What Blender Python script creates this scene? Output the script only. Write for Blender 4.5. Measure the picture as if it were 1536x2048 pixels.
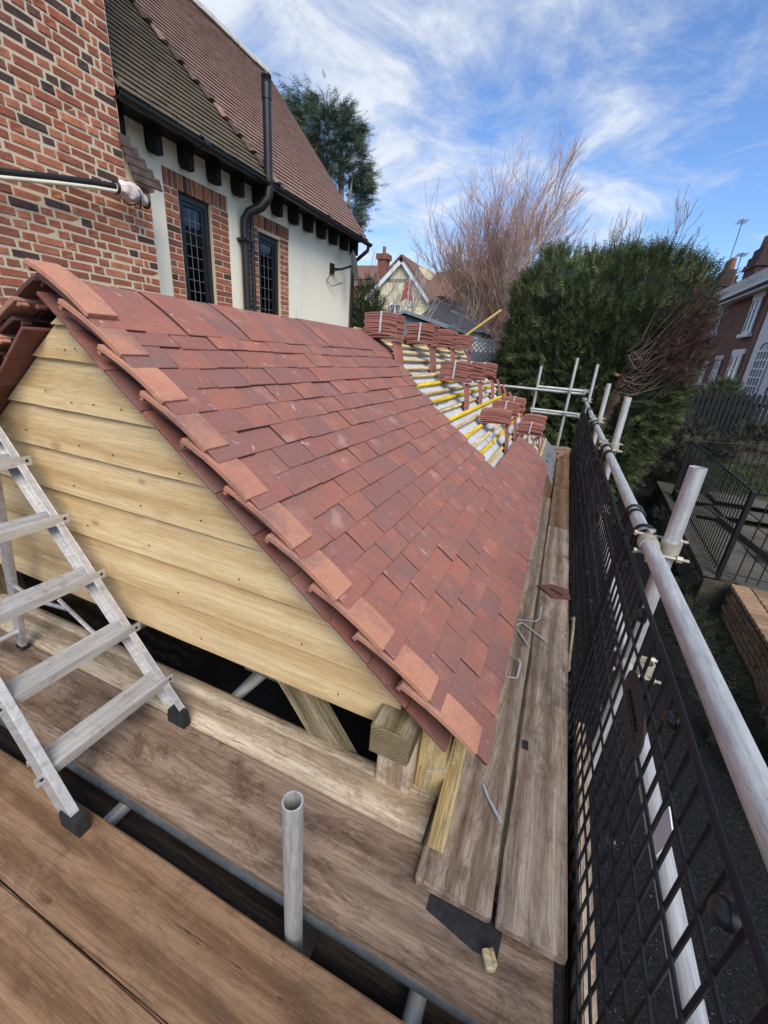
import bpy, math, random
import numpy as np
from mathutils import Vector, Matrix, noise as mnoise
random.seed(7); rng = np.random.default_rng(7)
R = math.radians
scn = bpy.context.scene
for o in list(bpy.data.objects): bpy.data.objects.remove(o)

# ------------------------------------------------------------------ camera
YAW, PITCH, ROLL, FPX = -0.37421, -0.37446, 0.081503, 820.99
fwd = Vector((math.sin(YAW)*math.cos(PITCH), math.cos(YAW)*math.cos(PITCH), math.sin(PITCH)))
rt = Vector((math.cos(YAW), -math.sin(YAW), 0)); up = rt.cross(fwd)
r2 = rt*math.cos(ROLL)+up*math.sin(ROLL); u2 = -rt*math.sin(ROLL)+up*math.cos(ROLL)
cam = bpy.data.cameras.new('camera'); camo = bpy.data.objects.new('camera', cam); scn.collection.objects.link(camo)
camo.matrix_world = Matrix(((r2.x, u2.x, -fwd.x, 0), (r2.y, u2.y, -fwd.y, 0), (r2.z, u2.z, -fwd.z, 0), (0, 0, 0, 1)))
cam.sensor_fit = 'HORIZONTAL'; cam.sensor_width = 36; cam.lens = FPX/1536*36
cam.clip_start = 0.02; cam.clip_end = 3000
scn.camera = camo
scn.render.engine = 'CYCLES'
scn.render.resolution_x, scn.render.resolution_y = 768, 1024

# ------------------------------------------------------------------ world, sun, exposure
SUN_EL, SUN_AZ = R(44), R(142)          # azimuth clockwise from +Y
w = bpy.data.worlds.new('World'); scn.world = w; w.use_nodes = True
nt = w.node_tree; nt.nodes.clear()
def N(t, **k):
    n = nt.nodes.new(t)
    for a, b in k.items(): setattr(n, a, b)
    return n
sky = N('ShaderNodeTexSky', sky_type='NISHITA', sun_disc=False); sky.sun_elevation = SUN_EL; sky.sun_rotation = SUN_AZ
sky.air_density = 1.0; sky.dust_density = 0.1; sky.ozone_density = 1.5
tc = N('ShaderNodeTexCoord'); sep = N('ShaderNodeSeparateXYZ'); nt.links.new(tc.outputs['Generated'], sep.inputs[0])
def mth(op, a, b=None, c=None):
    n = N('ShaderNodeMath', operation=op)
    for i, v in enumerate((a, b, c)):
        if v is None: continue
        if isinstance(v, (int, float)): n.inputs[i].default_value = v
        else: nt.links.new(v, n.inputs[i])
    return n.outputs[0]
zz = mth('ADD', mth('MAXIMUM', sep.outputs[2], 0.0), 0.16)
cx = mth('DIVIDE', sep.outputs[0], zz); cy = mth('DIVIDE', sep.outputs[1], zz)
cmb = N('ShaderNodeCombineXYZ'); nt.links.new(cx, cmb.inputs[0]); nt.links.new(cy, cmb.inputs[1])
def cloud(scale, rotz, stretch, loc, detail, rough, dist):
    m = N('ShaderNodeMapping'); m.inputs['Rotation'].default_value = (0, 0, rotz); m.inputs['Scale'].default_value = stretch; m.inputs['Location'].default_value = loc
    nt.links.new(cmb.outputs[0], m.inputs[0])
    n = N('ShaderNodeTexNoise'); n.inputs['Scale'].default_value = scale; n.inputs['Detail'].default_value = detail
    n.inputs['Roughness'].default_value = rough; n.inputs['Distortion'].default_value = dist
    nt.links.new(m.outputs[0], n.inputs['Vector']); return n.outputs[0]
def ramp(f, *st):
    n = N('ShaderNodeValToRGB'); e = n.color_ramp.elements
    while len(e) < len(st): e.new(0.5)
    for i, (p, v) in enumerate(st): e[i].position = p; e[i].color = (v, v, v, 1) if isinstance(v, (int, float)) else (*v, 1)
    nt.links.new(f, n.inputs[0]); return n.outputs[0]
OX, OY = 0.4, 2.0
big = cloud(0.50, R(-28), (1.0, 0.7, 1), (OX, OY, 0.0), 4, 0.5, 0.35)
fine = cloud(2.6, R(-38), (1.0, 0.85, 1), (1.2, 0.4, 3.0), 9, 0.66, 0.5)
dens = mth('ADD', mth('MULTIPLY', big, 1.15), mth('MULTIPLY', fine, 0.85))
cf = ramp(mth('MULTIPLY', dens, 0.7), (0.605, 0.0), (0.68, 0.36), (0.79, 0.95))
shade = ramp(fine, (0.32, (2.9, 3.3, 4.1)), (0.66, (4.7, 5.0, 5.5)))
mixc = N('ShaderNodeMixRGB'); nt.links.new(cf, mixc.inputs[0])
tint = N('ShaderNodeMixRGB', blend_type='MULTIPLY'); tint.inputs[0].default_value = 1; tint.inputs[2].default_value = (0.72, 0.88, 1.12, 1)
nt.links.new(sky.outputs[0], tint.inputs[1])
nt.links.new(tint.outputs[0], mixc.inputs[1]); nt.links.new(shade, mixc.inputs[2])
bg = N('ShaderNodeBackground'); bg.inputs[1].default_value = 0.11; nt.links.new(mixc.outputs[0], bg.inputs[0])
wo = N('ShaderNodeOutputWorld'); nt.links.new(bg.outputs[0], wo.inputs[0])
sl = bpy.data.lights.new('sun', 'SUN'); sl.energy = 2.3; sl.angle = R(36); sl.color = (1.0, 0.93, 0.83)
so = bpy.data.objects.new('sun', sl); scn.collection.objects.link(so)
sdir = Vector((math.sin(SUN_AZ)*math.cos(SUN_EL), math.cos(SUN_AZ)*math.cos(SUN_EL), math.sin(SUN_EL)))
so.rotation_euler = (-sdir).to_track_quat('-Z', 'Y').to_euler()
so.location = (20, -20, 30)
vs = scn.view_settings; vs.view_transform = 'Standard'; vs.look = 'None'; vs.exposure = 0.75; vs.gamma = 1.0; vs.use_curve_mapping = False

# ------------------------------------------------------------------ material toolkit
class M:
    def __init__(s, name, rough=0.8, metal=0.0, spec=0.3):
        s.m = bpy.data.materials.new(name); s.m.use_nodes = True; s.t = s.m.node_tree
        s.b = s.t.nodes['Principled BSDF']; s.b.inputs['Roughness'].default_value = rough; s.b.inputs['Metallic'].default_value = metal
        s.b.inputs['Specular IOR Level'].default_value = spec
        s.tc = s.t.nodes.new('ShaderNodeTexCoord'); s.oi = s.t.nodes.new('ShaderNodeObjectInfo')
        s.obj = s.tc.outputs['Object']; s.rand = s.oi.outputs['Random']
    def n(s, t, **k):
        x = s.t.nodes.new(t)
        for a, b in k.items(): setattr(x, a, b)
        return x
    def set(s, inp, v):
        if hasattr(v, 'is_linked') or hasattr(v, 'links'): s.t.links.new(v, inp)
        elif isinstance(v, (int, float)):
            try: inp.default_value = v
            except TypeError: inp.default_value = (v, v, v, 1)
        else: inp.default_value = (*v, 1) if len(inp.default_value) == 4 and len(v) == 3 else v
    def math(s, op, a, b=0.0, c=0.0):
        x = s.n('ShaderNodeMath', operation=op); s.set(x.inputs[0], a); s.set(x.inputs[1], b); s.set(x.inputs[2], c); return x.outputs[0]
    def vec(s, src=None, scale=(1, 1, 1), rnd=0.0):
        src = src or s.obj
        if rnd:
            a = s.n('ShaderNodeVectorMath', operation='ADD'); c = s.n('ShaderNodeCombineXYZ')
            for i, k in enumerate((rnd, rnd*1.7, rnd*0.6)): s.t.links.new(s.math('MULTIPLY', s.rand, k), c.inputs[i])
            s.t.links.new(src, a.inputs[0]); s.t.links.new(c.outputs[0], a.inputs[1]); src = a.outputs[0]
        m = s.n('ShaderNodeMapping'); m.inputs['Scale'].default_value = scale; s.t.links.new(src, m.inputs[0]); return m.outputs[0]
    def noise(s, v, scale, detail=4, rough=0.55, dist=0.0):
        x = s.n('ShaderNodeTexNoise'); s.t.links.new(v, x.inputs['Vector'])
        for k, q in (('Scale', scale), ('Detail', detail), ('Roughness', rough), ('Distortion', dist)): x.inputs[k].default_value = q
        return x.outputs[0]
    def voro(s, v, scale, feature='F1', rand=1.0):
        x = s.n('ShaderNodeTexVoronoi', feature=feature); s.t.links.new(v, x.inputs['Vector']); x.inputs['Scale'].default_value = scale; x.inputs['Randomness'].default_value = rand
        return x
    def ramp(s, f, *st, interp='LINEAR'):
        x = s.n('ShaderNodeValToRGB'); x.color_ramp.interpolation = interp; e = x.color_ramp.elements
        while len(e) < len(st): e.new(0.5)
        for i, (p, v) in enumerate(st): e[i].position = p; e[i].color = (v, v, v, 1) if isinstance(v, (int, float)) else (*v, 1)
        s.set(x.inputs[0], f); return x.outputs[0]
    def mix(s, f, a, b, mode='MIX'):
        x = s.n('ShaderNodeMixRGB', blend_type=mode); s.set(x.inputs[0], f); s.set(x.inputs[1], a); s.set(x.inputs[2], b); return x.outputs[0]
    def col(s, c): s.set(s.b.inputs['Base Color'], c); return s
    def rgh(s, c): s.set(s.b.inputs['Roughness'], c); return s
    def bump(s, h, strength=0.3, dist=0.01):
        x = s.n('ShaderNodeBump'); x.inputs['Strength'].default_value = strength; x.inputs['Distance'].default_value = dist
        s.t.links.new(h, x.inputs['Height']); s.t.links.new(x.outputs[0], s.b.inputs['Normal']); return s

MAT = {}
def flat(name, c, rough=0.7, metal=0.0, var=0.25, scale=8.0, bump=0.0, spec=0.3):
    m = M(name, rough, metal, spec); nz = m.noise(m.vec(rnd=20), scale, 5, 0.6)
    m.col(m.ramp(nz, (0.3, tuple(x*(1-var) for x in c)), (0.7, tuple(min(1, x*(1+var)) for x in c))))
    if bump: m.bump(m.noise(m.vec(rnd=20), scale*6, 3), bump, 0.004)
    MAT[name] = m.m; return m.m

def wood(name, dark, mid, light, stain=None, stain_amt=0.0, knots=True, grain=1.0, rough=0.82, scratch=0.0, cross=0.0, pale=None, pale_amt=0.0, lines=0.9, specks=0.5, contour=0.42, cracks=0.85):
    m = M(name, rough, 0, 0.2); v = m.vec(rnd=37.0)
    warp = m.noise(m.vec(v, (0.55, 4, 4)), 1.0, 3, 0.5)
    kv = m.voro(m.vec(v, (5.2, 8.5, 2.0)), 1.0); kd = kv.outputs['Distance']
    kn = m.ramp(kd, (0.0, 0.75), (0.055, 0.55), (0.085, 1.0), (0.12, 0.25), (0.17, 0.0)) if knots else None
    kw = m.ramp(kd, (0.0, 1.0), (0.26, 0.0))
    sp = m.n('ShaderNodeSeparateXYZ'); m.t.links.new(v, sp.inputs[0])
    ph = m.math('ADD', m.math('MULTIPLY', sp.outputs[1], 55.0*grain), m.math('MULTIPLY', warp, 9.0))
    ph = m.math('ADD', ph, m.math('MULTIPLY', kw, 2.0)) if knots else ph
    ph = m.math('ADD', ph, m.math('MULTIPLY', sp.outputs[2], 40.0))
    ring = m.math('ADD', m.math('MULTIPLY', m.math('SINE', ph), 0.5), 0.5)
    fine = m.noise(m.vec(v, (5, 95, 70)), 1.0, 6, 0.8)
    midg = m.noise(m.vec(v, (1.5, 34, 30)), 1.0, 6, 0.75, 0.5)
    streak = m.noise(m.vec(v, (0.9, 26, 26)), 1.0, 5, 0.6)
    g = m.math('ADD', m.math('ADD', m.math('MULTIPLY', ring, 0.16), m.math('MULTIPLY', midg, 0.34)), m.math('ADD', m.math('MULTIPLY', fine, 0.34), m.math('MULTIPLY', streak, 0.16)))
    c = m.ramp(g, (0.41, dark), (0.50, mid), (0.585, light))
    if pale is not None:
        c = m.mix(m.math('MULTIPLY', m.ramp(m.noise(m.vec(v, (2.5, 6, 6)), 1.0, 10, 0.82), (0.47, 0.0), (0.58, 1.0)), pale_amt), c, pale)
    if stain is not None:
        st = m.ramp(m.noise(m.vec(v, (3.0, 6.5, 6.5)), 1.3, 10, 0.82, 0.6), (0.50, 0.0), (0.60, 1.0))
        c = m.mix(m.math('MULTIPLY', st, stain_amt), c, stain)
        sp2 = m.ramp(m.noise(m.vec(v, (14, 34, 34)), 1.8, 8, 0.85), (0.56, 0.0), (0.63, 1.0))
        c = m.mix(m.math('MULTIPLY', sp2, stain_amt*0.6), c, stain)
    if scratch:
        sc = m.ramp(m.noise(m.vec(v, (9, 130, 100)), 1.0, 6, 0.85, 0.6), (0.57, 0.0), (0.68, 1.0))
        sc = m.math('MULTIPLY', sc, m.ramp(m.noise(m.vec(v, (3, 7, 7)), 1.4, 4, 0.6), (0.45, 0.15), (0.6, 1.0)))
        c = m.mix(m.math('MULTIPLY', sc, scratch), c, tuple(min(1, x*1.5) for x in light))
    if cross:
        cr = m.noise(m.vec(v, (170, 5, 5)), 1.0, 3, 0.6)
        c = m.mix(cross, c, m.ramp(cr, (0.35, 0.35), (0.65, 0.75)), 'OVERLAY')
    if knots:
        kr = m.ramp(kv.outputs['Color'], (0.0, 0.0), (0.58, 0.0), (0.61, 1.0))
        c = m.mix(m.math('MULTIPLY', m.math('MULTIPLY', kn, kr), 0.62), c, tuple(x*0.5 for x in dark))
    gl = m.noise(m.vec(v, (2.6, 62, 48)), 1.0, 7, 0.9, 0.3)
    c = m.mix(lines, c, m.ramp(gl, (0.39, 0.38), (0.47, 0.84), (0.53, 1.04), (0.63, 1.45)), 'MULTIPLY')
    cn = m.noise(m.vec(v, (0.55, 8.5, 8.5)), 1.0, 3, 0.42, 0.2)
    cn = m.math('ADD', cn, m.math('MULTIPLY', kw, 0.05)) if knots else cn
    fr_ = m.math('FRACT', m.math('MULTIPLY', cn, 24.0))
    ln = m.ramp(fr_, (0.0, 0.35), (0.06, 0.0), (0.62, 0.0), (0.93, 1.0), (1.0, 0.35))
    c = m.mix(m.math('MULTIPLY', ln, contour), c, tuple(x*0.62 for x in dark))
    ck = m.noise(m.vec(v, (0.45, 11, 11)), 1.0, 4, 0.6)
    cr_ = m.math('MULTIPLY', m.ramp(ck, (0.4955, 0.0), (0.5, 1.0), (0.5045, 0.0)), m.ramp(m.noise(m.vec(v, (1.1, 3, 3)), 1.0, 2), (0.50, 0.0), (0.58, 1.0)))
    c = m.mix(m.math('MULTIPLY', cr_, cracks), c, tuple(x*0.22 for x in dark))
    dk = m.ramp(m.noise(v, 42, 4, 0.75), (0.66, 0.0), (0.71, 1.0))
    c = m.mix(m.math('MULTIPLY', dk, specks), c, tuple(x*0.35 for x in dark))
    c = m.mix(0.35, c, m.ramp(m.rand, (0.0, 0.40), (1.0, 0.62)), 'OVERLAY')
    m.col(c); m.bump(m.math('ADD', m.math('MULTIPLY', gl, 1.5), fine), 0.45, 0.005)
    MAT[name] = m.m; return m.m
wood('wood_cladding', (0.51, 0.34, 0.16), (0.62, 0.44, 0.225), (0.68, 0.505, 0.28), stain=(0.36, 0.265, 0.145), stain_amt=0.16, cross=0.04, pale=(0.63, 0.49, 0.31), pale_amt=0.25, lines=0.30, specks=0.3, contour=0.24, cracks=0.0)
wood('wood_brown', (0.175, 0.095, 0.05), (0.25, 0.142, 0.078), (0.32, 0.195, 0.113), stain=(0.10, 0.062, 0.04), stain_amt=0.5, scratch=0.5, pale=(0.33, 0.205, 0.122), pale_amt=0.45, lines=0.4, contour=0.3)
wood('wood_board_mid', (0.20, 0.132, 0.088), (0.305, 0.21, 0.147), (0.40, 0.29, 0.21), stain=(0.10, 0.058, 0.038), stain_amt=0.75, scratch=0.45, pale=(0.33, 0.25, 0.185), pale_amt=0.5, lines=0.5)
wood('wood_pale', (0.38, 0.28, 0.185), (0.53, 0.415, 0.29), (0.66, 0.54, 0.40), lines=0.6, stain=(0.20, 0.125, 0.07), stain_amt=0.62, scratch=0.25, pale=(0.52, 0.41, 0.29), pale_amt=0.6)
wood('wood_weathered', (0.23, 0.16, 0.11), (0.375, 0.275, 0.2), (0.49, 0.385, 0.295), lines=0.5, stain=(0.15, 0.088, 0.055), stain_amt=0.6, scratch=0.25, grain=1.5, pale=(0.39, 0.325, 0.26), pale_amt=0.45)
wood('wood_new', (0.42, 0.29, 0.12), (0.57, 0.42, 0.19), (0.66, 0.51, 0.27), stain=(0.38, 0.33, 0.14), stain_amt=0.4)
wood('wood_batten', (0.44, 0.31, 0.15), (0.60, 0.46, 0.26), (0.70, 0.57, 0.36), stain=(0.30, 0.2, 0.10), stain_amt=0.3)
wood('wood_yellow', (0.62, 0.40, 0.02), (0.80, 0.56, 0.035), (0.86, 0.65, 0.07), stain=(0.55, 0.36, 0.05), stain_amt=0.35)
wood('wood_oak_weathered', (0.16, 0.12, 0.065), (0.27, 0.215, 0.13), (0.36, 0.30, 0.2), stain=(0.10, 0.075, 0.04), stain_amt=0.5)
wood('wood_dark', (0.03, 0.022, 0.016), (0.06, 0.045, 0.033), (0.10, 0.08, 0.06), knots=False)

def f_end(m):
    v = m.obj; wv = m.n('ShaderNodeTexWave', wave_type='RINGS', rings_direction='SPHERICAL'); m.t.links.new(m.vec(v, (1, 0.1, 1.2)), wv.inputs['Vector']); wv.inputs['Scale'].default_value = 26; wv.inputs['Distortion'].default_value = 3; wv.inputs['Detail'].default_value = 3; wv.inputs['Detail Scale'].default_value = 1.5
    c = m.ramp(wv.outputs['Color'], (0.1, (0.12, 0.09, 0.045)), (0.8, (0.20, 0.155, 0.085))); m.col(m.mix(m.ramp(m.noise(v, 20, 5), (0.4, 0), (0.65, 0.6)), c, (0.25, 0.205, 0.12)))
MX = M('end_grain', 0.9); f_end(MX); MAT['end_grain'] = MX.m
def tilemat(name, stops, spot=0.55, chalk=0.8):
    m = M(name, 0.85, 0, 0.25); v = m.vec(rnd=53.0)
    base = m.ramp(m.rand, *stops)
    cloudy = m.noise(v, 7.0, 4, 0.6)
    if name == 'clay_tile_edge_shade': m.col(base); MAT[name] = m.m; return
    c = m.mix(m.ramp(cloudy, (0.44, 0.0), (0.66, 0.7)), base, (0.20, 0.118, 0.105))
    c = m.mix(m.ramp(m.noise(m.vec(v, (1, 1, 1)), 5.0, 3), (0.55, 0.0), (0.72, 0.6)), c, (0.41, 0.165, 0.11))
    gr = m.noise(v, 120.0, 5, 0.9)
    c = m.mix(spot, c, m.ramp(gr, (0.3, 0.12), (0.5, 0.5), (0.70, 0.92)), 'OVERLAY')
    bl = m.math('MULTIPLY', m.ramp(m.noise(v, 6.5, 3, 0.5, 0.4), (0.64, 0.0), (0.80, 0.5)), chalk)
    c = m.mix(bl, c, (0.52, 0.36, 0.33))
    ch = m.math('MULTIPLY', m.ramp(m.noise(m.vec(v, (1.6, 1, 1)), 11.0, 8, 0.75, 0.8), (0.615, 0.0), (0.70, 0.9)), chalk)
    c = m.mix(ch, c, (0.60, 0.47, 0.44))
    m.col(c); m.bump(m.math('ADD', gr, m.math('MULTIPLY', cloudy, 2.0)), 0.35, 0.0022)
    MAT[name] = m.m
tilemat('clay_tile', [(0.0, (0.275, 0.115, 0.09)), (0.2, (0.245, 0.108, 0.09)), (0.4, (0.32, 0.125, 0.09)), (0.55, (0.265, 0.11, 0.088)), (0.7, (0.225, 0.11, 0.096)), (0.85, (0.30, 0.12, 0.09)), (1.0, (0.255, 0.106, 0.086))], spot=0.32, chalk=1.0)
tilemat('clay_tile_verge', [(0.0, (0.43, 0.20, 0.13)), (0.5, (0.48, 0.23, 0.148)), (1.0, (0.40, 0.178, 0.122))], spot=0.3, chalk=0.3)
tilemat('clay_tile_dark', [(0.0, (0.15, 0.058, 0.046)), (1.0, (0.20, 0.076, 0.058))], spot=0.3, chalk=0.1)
tilemat('clay_tile_edge_shade', [(0.0, (0.085, 0.040, 0.034)), (1.0, (0.12, 0.052, 0.043))], spot=0.2, chalk=0.0)  # clay darkened to draw the shadow line under each course
tilemat('clay_tile_stack', [(0.0, (0.27, 0.10, 0.08)), (0.5, (0.35, 0.13, 0.098)), (1.0, (0.21, 0.092, 0.08))], spot=0.25, chalk=0.15)

def simple(name, fn, **k):
    m = M(name, **k); fn(m); MAT[name] = m.m
def f_brick(m):
    v = m.vec(rnd=61.0)
    base = m.ramp(m.rand, (0.0, (0.45, 0.16, 0.085)), (0.22, (0.55, 0.21, 0.11)), (0.4, (0.27, 0.095, 0.06)), (0.6, (0.42, 0.13, 0.066)), (0.76, (0.20, 0.085, 0.062)), (0.84, (0.35, 0.11, 0.06)), (0.9, (0.055, 0.045, 0.042)), (1.0, (0.042, 0.036, 0.036)))
    nz = m.noise(v, 14, 6, 0.7); c = m.mix(m.ramp(nz, (0.35, 0.0), (0.7, 0.6)), base, (0.15, 0.06, 0.042))
    c = m.mix(m.ramp(m.noise(v, 38, 4, 0.6), (0.62, 0.0), (0.75, 0.5)), c, (0.50, 0.36, 0.26))
    m.col(c); m.bump(m.noise(v, 60, 5, 0.7), 0.7, 0.006)
simple('brick', f_brick, rough=0.9)
def f_mortar(m):
    m.col(m.ramp(m.noise(m.obj, 30, 6, 0.7), (0.3, (0.50, 0.41, 0.29)), (0.7, (0.68, 0.57, 0.42)))); m.bump(m.noise(m.obj, 120, 4), 0.6, 0.004)
simple('mortar', f_mortar, rough=0.95)
def f_render(m):
    c = m.ramp(m.noise(m.vec(m.obj, (1, 1, 0.35)), 2.5, 6, 0.6), (0.3, (0.82, 0.76, 0.60)), (0.7, (0.90, 0.845, 0.70)))
    c = m.mix(m.ramp(m.noise(m.vec(m.obj, (6, 6, 0.7)), 2.2, 6, 0.6), (0.62, 0.0), (0.78, 0.5)), c, (0.42, 0.40, 0.34))
    m.col(c); m.bump(m.noise(m.obj, 45, 4), 0.25, 0.003)
simple('cream_render', f_render, rough=0.92)
def f_moss(m):
    v = m.vec(rnd=3); c = m.ramp(m.noise(m.vec(v, (3, 1.2, 3)), 3.0, 7, 0.7), (0.3, (0.065, 0.048, 0.038)), (0.5, (0.115, 0.088, 0.062)), (0.72, (0.155, 0.135, 0.072)))
    c = m.mix(m.ramp(m.noise(v, 26, 4, 0.6), (0.5, 0), (0.7, 0.7)), c, (0.13, 0.10, 0.075)); m.col(c); m.bump(m.noise(v, 60, 4), 0.5, 0.006)
simple('mossy_tile', f_moss, rough=0.95)
def f_oldred(m):
    v = m.obj; c = m.ramp(m.noise(m.vec(v, (9, 9, 9)), 1.0, 5, 0.7), (0.3, (0.17, 0.102, 0.080)), (0.5, (0.245, 0.152, 0.12)), (0.7, (0.33, 0.212, 0.17)))
    c = m.mix(m.ramp(m.noise(v, 1.2, 4), (0.4, 0), (0.7, 0.35)), c, (0.20, 0.13, 0.11)); m.col(c); m.bump(m.noise(v, 60, 4), 0.4, 0.004)
simple('old_red_tile', f_oldred, rough=0.9)
def f_galv(m):
    v = m.vec(rnd=11); a = m.noise(m.vec(v, (75, 75, 7)), 1.0, 7, 0.7); p = m.noise(m.vec(v, (14, 14, 9)), 1.0, 4, 0.6)
    c = m.ramp(a, (0.32, (0.34, 0.345, 0.335)), (0.5, (0.53, 0.53, 0.515)), (0.68, (0.70, 0.70, 0.675)))
    c = m.mix(m.ramp(p, (0.5, 0), (0.7, 0.45)), c, (0.34, 0.35, 0.36))
    c = m.mix(m.ramp(m.noise(m.vec(v, (420, 420, 26)), 1.0, 4, 0.75), (0.58, 0), (0.66, 0.75)), c, (0.17, 0.17, 0.165))
    m.col(c); m.rgh(m.ramp(a, (0.3, 0.66), (0.7, 0.46))); m.bump(a, 0.2, 0.002)
simple('galvanised_tube', f_galv, metal=0.55, rough=0.5, spec=0.5)
def f_alu(m):
    v = m.vec(rnd=5); a = m.noise(m.vec(v, (60, 6, 60)), 1.0, 5, 0.6)
    c = m.ramp(a, (0.3, (0.46, 0.45, 0.44)), (0.65, (0.66, 0.65, 0.64)))
    c = m.mix(m.ramp(m.noise(v, 22, 6, 0.75), (0.56, 0), (0.68, 0.65)), c, (0.27, 0.25, 0.23)); m.col(c)
simple('aluminium', f_alu, metal=0.55, rough=0.5, spec=0.5)
def f_asph(m):
    c = m.ramp(m.noise(m.obj, 55, 4, 0.7), (0.35, (0.007, 0.007, 0.008)), (0.62, (0.018, 0.018, 0.020)))
    c = m.mix(m.ramp(m.noise(m.obj, 130, 2, 0.5), (0.70, 0), (0.74, 0.8)), c, (0.28, 0.27, 0.26)); m.col(c); m.bump(m.noise(m.obj, 180, 3), 0.6, 0.006)
simple('asphalt', f_asph, rough=0.95, spec=0.08)
def f_soil(m):
    c = m.ramp(m.noise(m.obj, 3.0, 8, 0.7), (0.3, (0.022, 0.020, 0.014)), (0.6, (0.06, 0.052, 0.034)), (0.75, (0.035, 0.05, 0.02))); m.col(c); m.bump(m.noise(m.obj, 20, 6), 0.8, 0.03)
simple('soil', f_soil, rough=1.0)
def f_stone(m):
    c = m.ramp(m.noise(m.vec(rnd=9), 9.0, 7, 0.7), (0.3, (0.035, 0.033, 0.026)), (0.55, (0.08, 0.073, 0.055)), (0.72, (0.062, 0.068, 0.03))); m.col(c); m.bump(m.noise(m.obj, 30, 6), 0.8, 0.02)
simple('stone', f_stone, rough=0.95)
def f_yb(m):
    c = m.ramp(m.rand, (0, (0.30, 0.18, 0.10)), (0.5, (0.38, 0.25, 0.15)), (1, (0.22, 0.13, 0.078))); c = m.mix(m.ramp(m.noise(m.vec(rnd=31), 25, 5), (0.4, 0), (0.7, .5)), c, (0.15, 0.10, 0.06)); m.col(c)
simple('yellow_brick', f_yb, rough=0.9)
def leaf(name, a, b, c, tr=0.0):
    m = M(name, 0.75, 0, 0.25); g = m.n('ShaderNodeNewGeometry'); rp = g.outputs['Random Per Island']
    cc = m.ramp(rp, (0, a), (0.55, b), (1, c)); big = m.noise(m.obj, 2.2, 4, 0.65)
    m.col(m.mix(m.ramp(big, (0.42, 0.75), (0.60, 0.0)), cc, tuple(x*0.8 for x in a))); MAT[name] = m.m
leaf('leaf_hedge', (0.030, 0.048, 0.022), (0.075, 0.105, 0.042), (0.24, 0.26, 0.095))
leaf('leaf_dark', (0.006, 0.011, 0.005), (0.014, 0.022, 0.009), (0.035, 0.045, 0.018))
leaf('leaf_conifer', (0.045, 0.075, 0.055), (0.085, 0.125, 0.085), (0.19, 0.215, 0.12))
leaf('leaf_bush', (0.015, 0.03, 0.012), (0.04, 0.065, 0.025), (0.13, 0.15, 0.06))
leaf('leaf_dead', (0.055, 0.028, 0.03), (0.085, 0.045, 0.045), (0.14, 0.08, 0.06))
leaf('grass', (0.03, 0.055, 0.015), (0.05, 0.085, 0.025), (0.09, 0.12, 0.04))
leaf('leaf_scrub', (0.03, 0.03, 0.022), (0.065, 0.062, 0.048), (0.12, 0.115, 0.09))
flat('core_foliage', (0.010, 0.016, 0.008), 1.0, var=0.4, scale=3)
flat('bark_grey', (0.17, 0.14, 0.12), 0.9, var=0.4, scale=6)
flat('bark_pale', (0.36, 0.31, 0.27), 0.9, var=0.35, scale=5)
flat('twig_red', (0.37, 0.235, 0.18), 0.9, var=0.35, scale=2)
flat('twig_dark', (0.10, 0.07, 0.065), 0.9, var=0.4, scale=3)
flat('twig_grey', (0.25, 0.205, 0.175), 0.9, var=0.35, scale=2)
flat('bark_brown', (0.085, 0.052, 0.038), 0.9, var=0.5, scale=9, bump=0.5)
flat('split_wood', (0.22, 0.125, 0.07), 0.9, var=0.3, scale=20)
flat('tube_shaded', (0.085, 0.10, 0.115), 0.55, metal=0.3, var=0.4, scale=14)  # blue-grey paint, darkened to carry the shade under the deck boards
flat('black_plastic', (0.013, 0.013, 0.014), 0.38, var=0.3, spec=0.5)
flat('black_paint', (0.009, 0.009, 0.012), 0.45, var=0.4, spec=0.4)
flat('black_timber', (0.012, 0.012, 0.014), 0.7, var=0.4, scale=12)
flat('black_wire', (0.010, 0.010, 0.012), 0.5, var=0.4, spec=0.3)
flat('plate_grey', (0.036, 0.031, 0.031), 0.6, var=0.15)
flat('plate_mark', (0.006, 0.006, 0.007), 0.7, var=0.1)
flat('coupler_metal', (0.40, 0.365, 0.29), 0.55, metal=0.35, var=0.3, scale=25)
flat('white_plastic', (0.74, 0.73, 0.75), 0.45, var=0.08)
flat('strap_plastic', (0.46, 0.46, 0.47), 0.5, var=0.2, scale=30)
flat('white_paint', (0.74, 0.75, 0.76), 0.6, var=0.07)
flat('cream_plastic', (0.72, 0.66, 0.5), 0.6, var=0.1)
flat('cream_wall', (0.68, 0.63, 0.42), 0.9, var=0.1, scale=1)
flat('membrane', (0.50, 0.51, 0.53), 0.8, var=0.12, scale=9, bump=0.25)
flat('felt_grey', (0.20, 0.205, 0.215), 0.85, var=0.25, scale=7)
flat('membrane_print', (0.10, 0.10, 0.11), 0.8, var=0.1)
flat('rag', (0.62, 0.53, 0.49), 0.9, var=0.25, scale=14)
flat('tape_black', (0.02, 0.02, 0.022), 0.5)
flat('glass_dark', (0.015, 0.017, 0.019), 0.06, var=0.2, spec=0.8)
flat('lead', (0.24, 0.25, 0.26), 0.5, metal=0.4)
flat('curtain', (0.72, 0.73, 0.72), 0.9, var=0.2, scale=12)
flat('rubber', (0.02, 0.022, 0.022), 0.8, var=0.4, scale=30)
flat('grey_plastic', (0.14, 0.15, 0.155), 0.5, var=0.15)
flat('blue_plastic', (0.05, 0.10, 0.24), 0.5, var=0.2)
flat('orange_wood', (0.42, 0.12, 0.03), 0.8)
flat('felt_black', (0.03, 0.03, 0.03), 0.95, var=0.4, scale=60)
flat('tile_brown_old', (0.075, 0.055, 0.045), 0.9, var=0.4, scale=14)
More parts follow.
